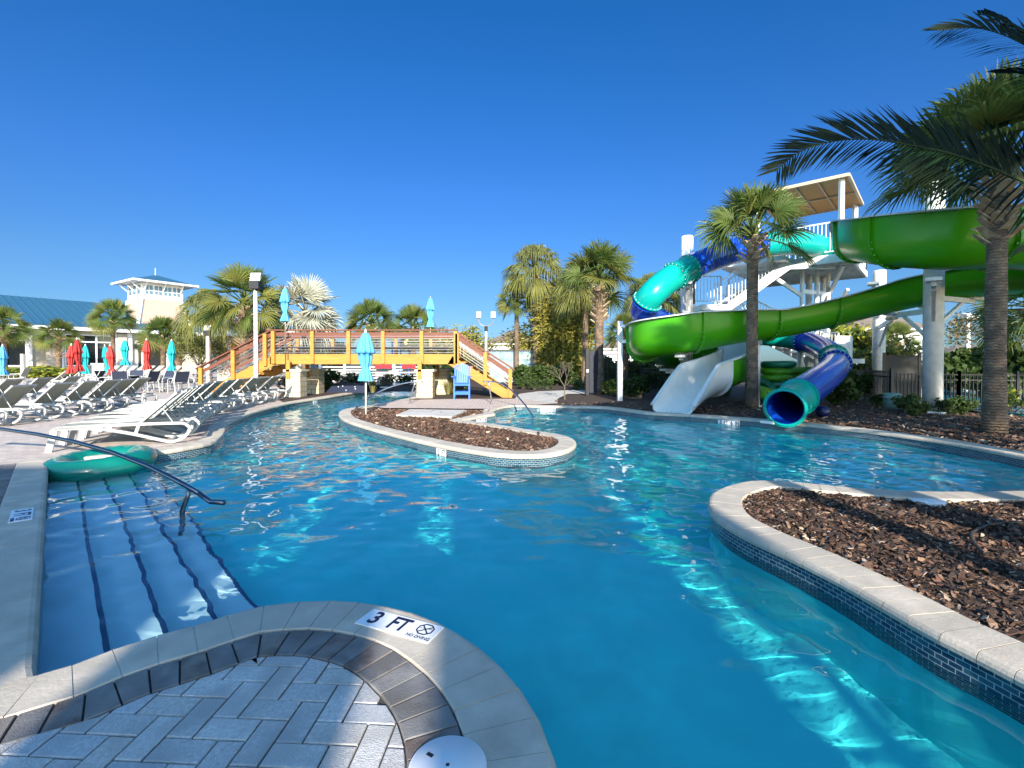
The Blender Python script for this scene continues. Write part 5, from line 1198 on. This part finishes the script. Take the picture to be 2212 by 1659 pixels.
tree(P(1220, 863, -.02), 1.55, .06, 'small bare twiggy tree beside the concrete path', [M_ol], 260, 3, 'bare_tree', 1, .04, 4, .028)
tree(UD(428, 26, 0), 3.6, .32, 'loose olive green tree left of the bridge stairs, behind the palms', [M_ol, M_ol, M_sab2], 5200, 8, 'small_tree', 4, .13, 3, .06)
tree(UD(1037, 27, 0), 3.0, .35, 'small yellowish tree beside the twin floodlight post', [M_bam, M_ol], 2600, 9, 'small_tree', 3, .13, 3, .05)
tree(UD(2225, 17, 0), 4.6, .3, 'sparse tree with reddish twigs at the right picture edge', [M_dead, M_sh], 1400, 12, 'small_tree', 2, .11, 4, .06)
palm(2235, 655, 13, 1.7, 'sabal', 2, 'fan palm cut by the right picture edge behind the thick palm', .18, .8, rz=2.2)
palm(1936, 735, 18.5, 1.1, 'sabal', 0, 'young fan palm behind the fence, left of the thick column', .12, .3, rz=2.8)
palm(1897, 745, 20, 1.2, 'wash', 1, 'low fan palm between the thick columns, in front of the white house', .12, .3, rz=1.8)
# ------------------------------------------------------------------ clubhouse
M_sid = mat('cream_siding', (.44, .395, .31), .85, noise=(3, .08)); M_pink = mat('peach_siding', (.46, .33, .25), .85, noise=(3, .06)); M_trim = mat('white_trim', (.78, .77, .74), .6)
M_roof = bpy.data.materials.new('blue_metal_roof'); M_roof.use_nodes = True; M_roof.node_tree.nodes['Principled BSDF'].inputs['Base Color'].default_value = (.022, .095, .165, 1); M_roof.node_tree.nodes['Principled BSDF'].inputs['Roughness'].default_value = .6
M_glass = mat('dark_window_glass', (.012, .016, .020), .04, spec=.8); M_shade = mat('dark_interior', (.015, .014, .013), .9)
M_stonew = brick_mat('clubhouse_stone', (.58, .50, .40), (.44, .37, .29), (.3, .26, .22), .5, .16, .012, .9, uv=True, bump=.8)
F0 = UD(170, 38.9, 0); ft = Vector((.545, .838, 0)); fn_ = Vector((.838, -.545, 0))
def FS(u):
    k = (u - CX) / FPX; return (k * F0.y - F0.x) / (ft.x - k * ft.y)
club = thing('clubhouse', 'long cream clubhouse with a blue metal roof and a turret', 'building', F0, math.atan2(ft.y, ft.x))
# local frame: x along the facade (to the right), y away from the viewer
s0, s1 = FS(-160), FS(455); EV = 4.72
MB().box(((s0 + s1) / 2, 5, EV / 2), (s1 - s0, 10, EV)).build('wall', M_sid, club)
def win(u0, u1, z0, z1, mull=(), trans=None, nm='window'):
    a, b = FS(u0), FS(u1); m = MB(); m.box(((a + b) / 2, -.02, (z0 + z1) / 2), (b - a, .06, z1 - z0)); w = m.build(nm, M_glass, club)
    f = MB()
    for x in (a, b, *[FS(q) for q in mull]): f.box((x, -.08, (z0 + z1) / 2), (.13, .10, z1 - z0 + .13))
    for z in (z0, z1, *( [trans] if trans else [])): f.box(((a + b) / 2, -.085, z), (b - a + .13, .10, .12))
    o = f.build('window_frame', M_trim, w)
    return w
win(-40, 57, .95, 4.05, (-20, 14), 3.35); win(141, 242, .95, 4.05, (170, 208), 3.35); win(296, 318, .1, 3.3, (307,))
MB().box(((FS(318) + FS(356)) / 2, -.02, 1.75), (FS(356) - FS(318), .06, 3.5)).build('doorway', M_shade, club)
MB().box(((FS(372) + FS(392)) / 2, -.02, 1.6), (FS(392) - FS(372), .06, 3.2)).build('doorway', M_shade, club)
def stonepier(u0, u1):
    a, b = FS(u0), FS(u1); m = MB(); uvbox(m, (a + b) / 2, -.15, b - a, .5, 0, 4.3); m.build('stone_pier', M_stonew, club)
stonepier(98, 121); stonepier(252, 272)
for u in (62, 131, 246, 279, 360): MB().box((FS(u), -.1, 2.2), (.42, .3, 4.4)).build('pilaster', M_trim, club)
MB().box((FS(296) - .2, -.35, 3.0), (.28, .28, .5)).build('wall_lantern', M_blk, club)
OV = 1.1; r0, r1 = s0 - 1, s1 + .8; RH = 8.35; RD = 9.2
m = MB(); th = .16
m.add([(r0, -OV, EV), (r1, -OV, EV), (r1, RD, RH), (r0, RD, RH), (r0, 2 * RD + OV, EV), (r1, 2 * RD + OV, EV)], [(0, 1, 2, 3), (3, 2, 5, 4)]); m.add([(r0, -OV, EV - th), (r1, -OV, EV - th), (r1, RD, RH - th), (r0, RD, RH - th)], [(3, 2, 1, 0)])
m.add([(r1, -OV, EV), (r1, RD, RH), (r1, 2 * RD + OV, EV)], [(0, 1, 2)])
x = r0
while x < r1:                                    # standing seams
    m.bar((x, -OV, EV + .03), (x, RD, RH + .03), .05, .07); x += .62
m.build('roof', M_roof, club)
MB().box(((r0 + r1) / 2, -OV - .05, EV - .12), (r1 - r0 + .1, .12, .34)).build('fascia', M_trim, club); MB().box(((r0 + r1) / 2, -.5, EV - .2), (r1 - r0, 1.1, .06)).build('soffit', M_trim, club)
# turret
tx0, tx1 = FS(283), FS(372); tcx = (tx0 + tx1) / 2 + 1.9; tw = 4.3; tcy = 4.2
m = MB(); zb, zm, zt = 5.3, 8.55, 9.0; wb_, wm = tw * .62, tw * .47
v = [(tcx - wb_, tcy - wb_, zb), (tcx + wb_, tcy - wb_, zb), (tcx + wb_, tcy + wb_, zb), (tcx - wb_, tcy + wb_, zb), (tcx - wm, tcy - wm, zm), (tcx + wm, tcy - wm, zm), (tcx + wm, tcy + wm, zm), (tcx - wm, tcy + wm, zm)]
m.add(v, [(0, 1, 5, 4), (1, 2, 6, 5), (2, 3, 7, 6), (3, 0, 4, 7)]); m.build('turret_wall', M_pink, club)
for i in range(4): MB().bar(v[i], v[4 + i], .3, .3, up=(1, 1, 0)).build('corner_trim', M_trim, club)
MB().box((tcx, tcy, 9.6), (wm * 2 + .1, wm * 2 + .1, 2.1)).build('turret_lantern', M_trim, club)
for k in range(4):
    x = tcx + (k - 1.5) * wm * .46; w = MB().box((x, tcy - wm - .06, 9.65), (wm * .36, .06, 1.0)).build('window', mat('sky_glass', (.10, .17, .22), .1, spec=.8), club); MB().box((x, tcy - wm - .10, 9.55), (wm * .36, .03, .06)).box((x, tcy - wm - .10, 9.65), (.06, .03, 1.0)).build('window_frame', M_trim, w)
for k in range(3):
    y = tcy + (k - 1) * wm * .6; MB().box((tcx - wm - .06, y, 9.65), (.06, wm * .4, 1.0)).build('window', mat('sky_glass', (.10, .17, .22), .1, spec=.8), club)
m = MB(); eo = wm + 1.25; ze = 10.55
m.add([(tcx - eo, tcy - eo, ze), (tcx + eo, tcy - eo, ze), (tcx + eo, tcy + eo, ze), (tcx - eo, tcy + eo, ze), (tcx, tcy, 11.75)], [(0, 1, 4), (1, 2, 4), (2, 3, 4), (3, 0, 4)]); m.build('turret_roof', M_roof, club)
m = MB(); m.box((tcx, tcy, ze - .06), (2 * eo - .1, 2 * eo - .1, .06))
m.box((tcx, tcy - eo, ze - .04), (2 * eo + .1, .1, .2)).box((tcx - eo, tcy, ze - .04), (.1, 2 * eo - .1, .2)).box((tcx + eo, tcy, ze - .04), (.1, 2 * eo - .1, .2)); m.build('turret_eave', M_trim, club)
for k in range(3):
    for sx, sy in ((0, -1), (-1, 0)):
        q = (k - 1) * wm * .9; a = (tcx + (q if sy else -wm), tcy + (q if sx else -wm), 9.5); b = (tcx + (q if sy else -eo + .3), tcy + (q if sx else -eo + .3), ze - .15); MB().bar(a, b, .10, .12, up=(1, 1, 0)).build('bracket', M_trim, club)
MB().tube([(tcx, tcy, 11.6), (tcx, tcy, 12.6)], [.05, .02], 8).build('finial', M_trim, club)
# pool bar behind the bridge stairs
bar = thing('pool_bar', 'low stone pool bar with a blue roof behind the bridge stairs', 'building', UD(472, 27, 0), R(10))
m = MB(); uvbox(m, 3.0, 2.5, 6.2, 5, 0, 3.3); m.build('wall', M_stonew, bar)
MB().box((1.4, -.03, 1.9), (1.15, .06, 1.9)).build('shutter', M_wd, bar); MB().box((3.0, -.05, 3.42), (6.6, 1.2, .5)).build('fascia', M_trim, bar)
MB().add([(-.6, -.9, 3.68), (6.8, -.9, 3.68), (6.8, 3, 5.0), (-.6, 3, 5.0), (-.6, 7, 3.68), (6.8, 7, 3.68)], [(0, 1, 2, 3), (3, 2, 5, 4), (0, 3, 4), (1, 5, 2)]).build('roof', M_roof, bar)
# houses behind
M_shing = mat('brown_shingle', (.15, .115, .088), .95, noise=(1.2, .2)); M_hw = mat('white_render', (.74, .73, .70), .9, noise=(1, .05))
def house(p, rz, L, Wd, h, rh, label, hip=True, wins=()):
    t = thing('house', label, 'house', p, rz); MB().box((L / 2, Wd / 2, h / 2), (L, Wd, h)).build('wall', M_hw, t); e = .5; k = Wd / 2 if hip else 0
    MB().add([(-e, -e, h), (L + e, -e, h), (L + e, Wd + e, h), (-e, Wd + e, h), (k, Wd / 2, h + rh), (L - k, Wd / 2, h + rh)], [(0, 1, 5, 4), (1, 2, 5), (2, 3, 4, 5), (3, 0, 4), (3, 2, 1, 0)]).build('roof', M_shing, t)
    MB().box((L / 2, -e, h - .02), (L + 2 * e, .1, .25)).build('gutter', M_trim, t)
    for x, z in wins: w = MB().box((x, -.03, z), (1.2, .06, 1.4)).build('window', M_glass, t); MB().box((x, -.08, z), (1.3, .05, .07)).box((x, -.08, z), (.07, .05, 1.4)).build('frame', M_trim, w)
    return t
house(UD(1828, 52, 0), R(-12), 10.2, 10, 5.6, 3.0, 'white two storey house with a brown hip roof behind the slide columns')
house(UD(2050, 78, 0), R(-5), 26, 14, 2.7, 2.0, 'distant house with a dark roof right of the thick column')
house(UD(1044, 66, 0), 0, 9.5, 10, 4.3, 2.7, 'white house with a brown roof glimpsed behind the twin floodlights', wins=((2, 2.6), (5, 2.6)))
house(UD(1298, 70, 0), 0, 10, 10, 3.6, 2.0, 'distant white house behind the black fence, left part')
# fences
M_bfe = mat('black_fence_metal', (.014, .014, .015), .5)
def fence(pts, h, label, sp=.10, posts=2.0):
    t = thing('metal_fence', label, 'fence', pts[0]); o = Vector(pts[0]); pk = MB()
    for a, b in zip(pts, pts[1:]):
        a = Vector(a) - o; b = Vector(b) - o; L = (b - a).length; n = int(L / sp); Z = Vector((0, 0, 1)); d = (b - a).normalized()
        rl = MB(); rl.bar(a + Z * (h - .06), b + Z * (h - .06), .035, .035).bar(a + Z * (h - .22), b + Z * (h - .22), .035, .035).bar(a + Z * .12, b + Z * .12, .035, .035)
        for i in range(n): p = a + d * (i + .5) * sp; rl.bar(p + Z * .06, p + Z * (h - .02), .026, .026, up=(1, 0, 0))
        rl.build('panel', M_bfe, t); m = int(L / posts) + 1
        for i in range(m + 1): p = a.lerp(b, i / m); MB().box(p + Z * (h + .06) / 2, (.07, .07, h + .06)).build('post', M_bfe, t)
    return t
fence([UD(1300, 19.2, 0), UD(1385, 18.2, 0)], 1.78, 'tall black metal fence right of the large fan palm'); fence([UD(1386, 18.0, 0), UD(1478, 16.6, 0)], 1.12, 'lower black metal fence behind the white slide exit')
fence([UD(1926, 11.9, 0), UD(2072, 11.6, 0), UD(2330, 11.0, 0)], 1.05, 'black metal fence in front of the second pool at the right'); fence([UD(1826, 15.5, 0), UD(1926, 12.6, 0)], 1.1, 'black metal fence between the blue tube and the second pool')
gt = thing('pool_gate', 'dark screen gate panel beside the second pool fence', 'gate', UD(1910, 13.4, 0), R(-20)); MB().box((.5, 0, .85), (1.0, .04, 1.5)).build('panel', mat('dark_mesh', (.05, .045, .04), .8), gt)
for x in (0, 1): MB().box((x, 0, .85), (.08, .08, 1.7)).build('gate_post', M_bfe, gt)
g2 = thing('pool_gate', 'black gate with tall posts left of the large fan palm trunk', 'gate', UD(1268, 15.8, 0), R(8)); MB().box((0, 0, .95), (.13, .13, 1.9)).build('gate_post', M_bfe, g2); MB().box((.5, .5, .95), (.5, .05, 1.75)).build('panel', mat('navy_panel', (.012, .016, .03), .6), g2); MB().box((0, -.07, 1.0), (.1, .02, .12)).build('keypad', M_lip, g2)
hs_ = thing('pump_housing', 'small grey green equipment box in the mulch before the second pool', 'utility box', UD(1928, 11.5, -.02)); M_pg = mat('grey_green_plastic', (.20, .34, .29), .5); MB().lathe([(.22, 0), (.22, .42), (.20, .46), (.01, .47)], n=18).build('body', M_pg, hs_, True); MB().lathe([(.24, .30), (.24, .34), (.22, .35)], n=18).build('lid_rim', M_pg, hs_, True)
bl = thing('garden_globe', 'dark blue globe lying in the shaded mulch right of the tube exit', 'globe', UD(1778, 9.6, .13)); MB().lathe([(.16 * math.sin(math.pi * i / 12), -.16 * math.cos(math.pi * i / 12)) for i in range(1, 12)], n=24).build('ball', mat('dark_blue_globe', (.01, .015, .08), .3), bl, True); MB().lathe([(.05, -.17), (.05, -.12)], n=12).build('foot', M_blk, bl)
for u, D, q, k, lb in ((1322, 21.5, 1.9, 'dark', 'dark shrub behind the tall black fence, beside the large palm'), (1352, 21, 1.7, 'green', 'green shrub behind the tall black fence, middle'), (1380, 20.5, 1.8, 'dark', 'dark shrub behind the black fence near the white frame'), (1412, 20, 1.4, 'green', 'green shrub behind the lower black fence, left'), (1445, 19.5, 1.5, 'dark', 'dark shrub behind the lower black fence, right')): shrub(k, UD(u, D, 0), (q * 1.2, q * 1.2, q), lb)
# teal corrugated fence, white slat fence and small things behind the bridge
cf = thing('corrugated_fence', 'teal corrugated metal fence behind the right bridge stairs', 'fence', UD(1056, 25.5, 0)); m = MB(); x = 0; xe = GX(1180, 25.5) - GX(1056, 25.5); vs = []; i = 0
while x < xe: vs += [(x, .05 * (i % 2), 0), (x, .05 * (i % 2), 2.15)]; x += .085; i += 1
m.add(vs, [(2 * k, 2 * k + 2, 2 * k + 3, 2 * k + 1) for k in range(len(vs) // 2 - 1)]); m.build('sheet', mat('weathered_teal_metal', (.20, .32, .36), .6, noise=(3, .3), noise2=(2.2, (.36, .40, .38))), cf); MB().box((xe / 2, -.03, 2.12), (xe, .08, .09)).build('top_rail', mat('dark_rail', (.06, .06, .06), .6), cf)
wf = thing('slat_fence', 'white horizontal slat fence seen under the bridge', 'fence', UD(692, 21.5, 0)); xe = GX(905, 21.5) - GX(692, 21.5); m = MB()
for k in range(7): m.box((xe / 2, 0, .14 + .155 * k), (xe, .03, .075))
m.build('slat_panel', M_lw, wf)
for k in range(5): MB().box((xe * k / 4, -.04, .62), (.13, .1, 1.24)).build('post', M_trim, wf)
M_red = mat('red_awning_cloth', (.45, .02, .03), .8)
for u0, u1, lb in ((810, 846, 'red cloth strip hanging over the slat fence under the bridge, left one'), (868, 897, 'red cloth strip hanging over the slat fence under the bridge, right one')):
    a = GX(u0, 21.2); b = GX(u1, 21.2); m = MB(); n = 10
    for k in range(n): m.box((a + (b - a) * (k + .5) / n, 21.2 * 1.22 + .012 * (k % 2), 1.10 - .012 * math.sin(k)), ((b - a) / n, .02, .2))
    tag(m.build('cloth_strip', M_red), lb, 'cloth')
for i, (u, lb) in enumerate(((668, 'white lounger stored behind the left pillars under the bridge'), (728, 'white lounger behind the slat fence, left of the near umbrella'), (846, 'white lounger behind the slat fence, right of the palm trunk'))): dup(LC, UD(u, 23.5, 0), R(100), lb, 'white loungers behind the bridge')
sg = thing('yellow_sign', 'pale yellow notice board seen through the bridge railing', 'sign', UD(888, 24, 0)); MB().box((0, 0, 2.45), (1.15, .06, .85)).build('panel', mat('pale_yellow', (.78, .70, .25), .7, noise=(3, .06)), sg); MB().box((0, .06, 1.2), (.1, .06, 2.4)).build('sign_post', M_trim, sg)
bf = thing('blue_frame', 'blue post frame behind the bridge railing, left of the yellow board', 'frame', UD(866, 25, 0))
for x in (-.55, 0, .55): MB().box((x, 0, 1.35), (.09, .09, 2.7)).build('post', M_bl, bf)
MB().box((0, 0, 2.66), (1.3, .1, .1)).box((0, 0, 2.0), (1.3, .06, .06)).build('crossbar', M_bl, bf)
nb = thing('barrier', 'low navy padded barrier with bolts along the river bend', 'barrier', UD(745, 16.9, 0), R(-4)); M_nvy = mat('navy_pad', (.006, .014, .045), .45); w = GX(790, 16.9) - GX(703, 16.9)
MB().add([(-w / 2, 0, 0), (w / 2, 0, 0), (w / 2, .35, 0), (-w / 2, .35, 0), (-w * .28, .02, .42), (w / 2, .02, .42), (w / 2, .3, .42), (-w * .28, .3, .42)], [(0, 1, 5, 4), (1, 2, 6, 5), (2, 3, 7, 6), (3, 0, 4, 7), (4, 5, 6, 7)]).build('pad', M_nvy, nb)
for x, z in ((-.3, .27), (-.1, .3), (.05, .12), (.45, .27), (.47, .18)): MB().lathe([(.025, 0), (.02, .012), (.001, .014)], n=10).build('bolt', M_wsteel, nb).location = (x, -.012 + (0.02 * z / .42), z)
for o in nb.children:
    if o.name.startswith('bolt'): o.rotation_euler.x = R(90)
nb2 = thing('barrier', 'second low navy barrier under the bridge, left of the handrail pillar', 'barrier', UD(842, 17.6, 0), R(-3)); MB().box((0, .2, .15), (2.1, .4, .3)).build('pad', M_nvy, nb2); MB().box((-.2, -.005, .2), (.5, .02, .06)).build('stripe', M_trim, nb2)
# overlay beds left of the river and second pool at the right
bedL = [P(u, v) for u, v in ((612, 869.5), (640, 864.8), (700, 855.5), (760, 846), (800, 840), (840, 835), (845, 826), (700, 828), (612, 846), (598, 862))]
sheet('planting_bed', [bedL], .012, M_mul)
sp = [P(u, v) for u, v in ((1945, 873), (2062, 884), (2140, 893), (2330, 905), (2430, 870), (2300, 838), (1985, 838), (1935, 850))]
sheet('second_pool_basin', [sp], .004, M_plas); sp2 = offset(sp, .0)
M_w2 = bpy.data.materials.new('second_pool_water'); M_w2.use_nodes = True; b = M_w2.node_tree.nodes['Principled BSDF']; b.inputs['Base Color'].default_value = (.03, .20, .30, 1); b.inputs['Roughness'].default_value = .05; b.inputs['IOR'].default_value = 1.33
if area(sp2) > 0: sp2 = sp2[::-1]
xs_ = [p.x for p in sp2]; ys_ = [p.y for p in sp2]
w2 = water_sheet('second_pool_water', sp2, min(xs_), max(xs_), min(ys_), max(ys_), .12, M_w2, .03)
course('second_pool_coping', sp[::-1] + [sp[-1]], -.02, .3, .4, .006, [M_cop], .05)
# ------------------------------------------------------------------ unseen walls and palms added behind the viewer to throw shade
M_hutw = mat('hut_timber', (.30, .22, .15), .8, noise=(4, .2))
def shade_wall(p0, p1, y0, dp_, h, label):  # added unseen blocker; gaps between these walls shape the light strips
    x0 = (p0 - .1115 * y0) / .994; x1 = (p1 - .1115 * y0) / .994; t = thing('screen_wall', label, 'wall', ((x0 + x1) / 2, y0, 0)); w = x1 - x0
    MB().box((0, -dp_ / 2, h / 2 - .15), (w, dp_, h - .3)).build('wall', M_hw, t); MB().box((0, -dp_ / 2, h - .1), (w, dp_ + .1, .26)).build('roof', M_roof, t); MB().box((0, .02, 1.05), (min(.9, w * .6), .04, 2.1)).build('door', M_trim, t)
    return t
WY, WH = -12.0, 7.35
shade_wall(-34, -1.98, WY, .4, WH, 'unseen white wall added behind the viewer for shade, the widest one'); shade_wall(-1.58, -.42, WY, .4, WH, 'unseen narrow white wall added behind the viewer for shade, left of the gap'); shade_wall(-.08, 1.98, WY, .4, WH + .1, 'unseen white wall added behind the viewer for shade, right of the gap')
shade_wall(2.26, 2.39, WY, .4, WH, 'unseen slim white wall added behind the viewer for shade, farthest right')
wd = 'one two three four five six seven eight nine ten eleven twelve thirteen fourteen fifteen'.split()
for i, (x, y, z, r, rt, sq) in enumerate(((4.05, -3.2, 6.9, 1.0, .14, .6), (4.95, -3.4, 6.9, 1.1, .30, .6), (5.9, -2.8, 7.0, 1.6, .17, .5), (7.3, -3.4, 7.0, 1.9, .17, .5), (8.9, -2.6, 7.1, 2.0, .17, .5), (8.2, -3.9, 9.0, 2.3, .17, 1), (10.0, -3.2, 9.1, 2.3, .17, 1), (11.8, -3.0, 9.0, 2.3, .17, 1), (9.8, -6.0, 10.9, 2.4, .17, 1), (11.6, -6.3, 11.1, 2.4, .17, 1), (13.5, -6, 11.0, 2.4, .17, 1), (15.5, -6.2, 11.0, 2.4, .17, 1), (12.0, 1.2, 7.6, 2.2, .17, 1), (11.0, -1.8, 6.6, 2.2, .17, 1))):
    palm(i * 31, 0, 1, r, 'sabal', i % 4, 'unseen fan palm added behind the viewer for shade, number %s from the left' % wd[i], rt, .6, loc=(x, y, 0), zc=z, group='unseen palms added for shade', sq=sq)  # added out of view so trunks and crowns shade slides and beds
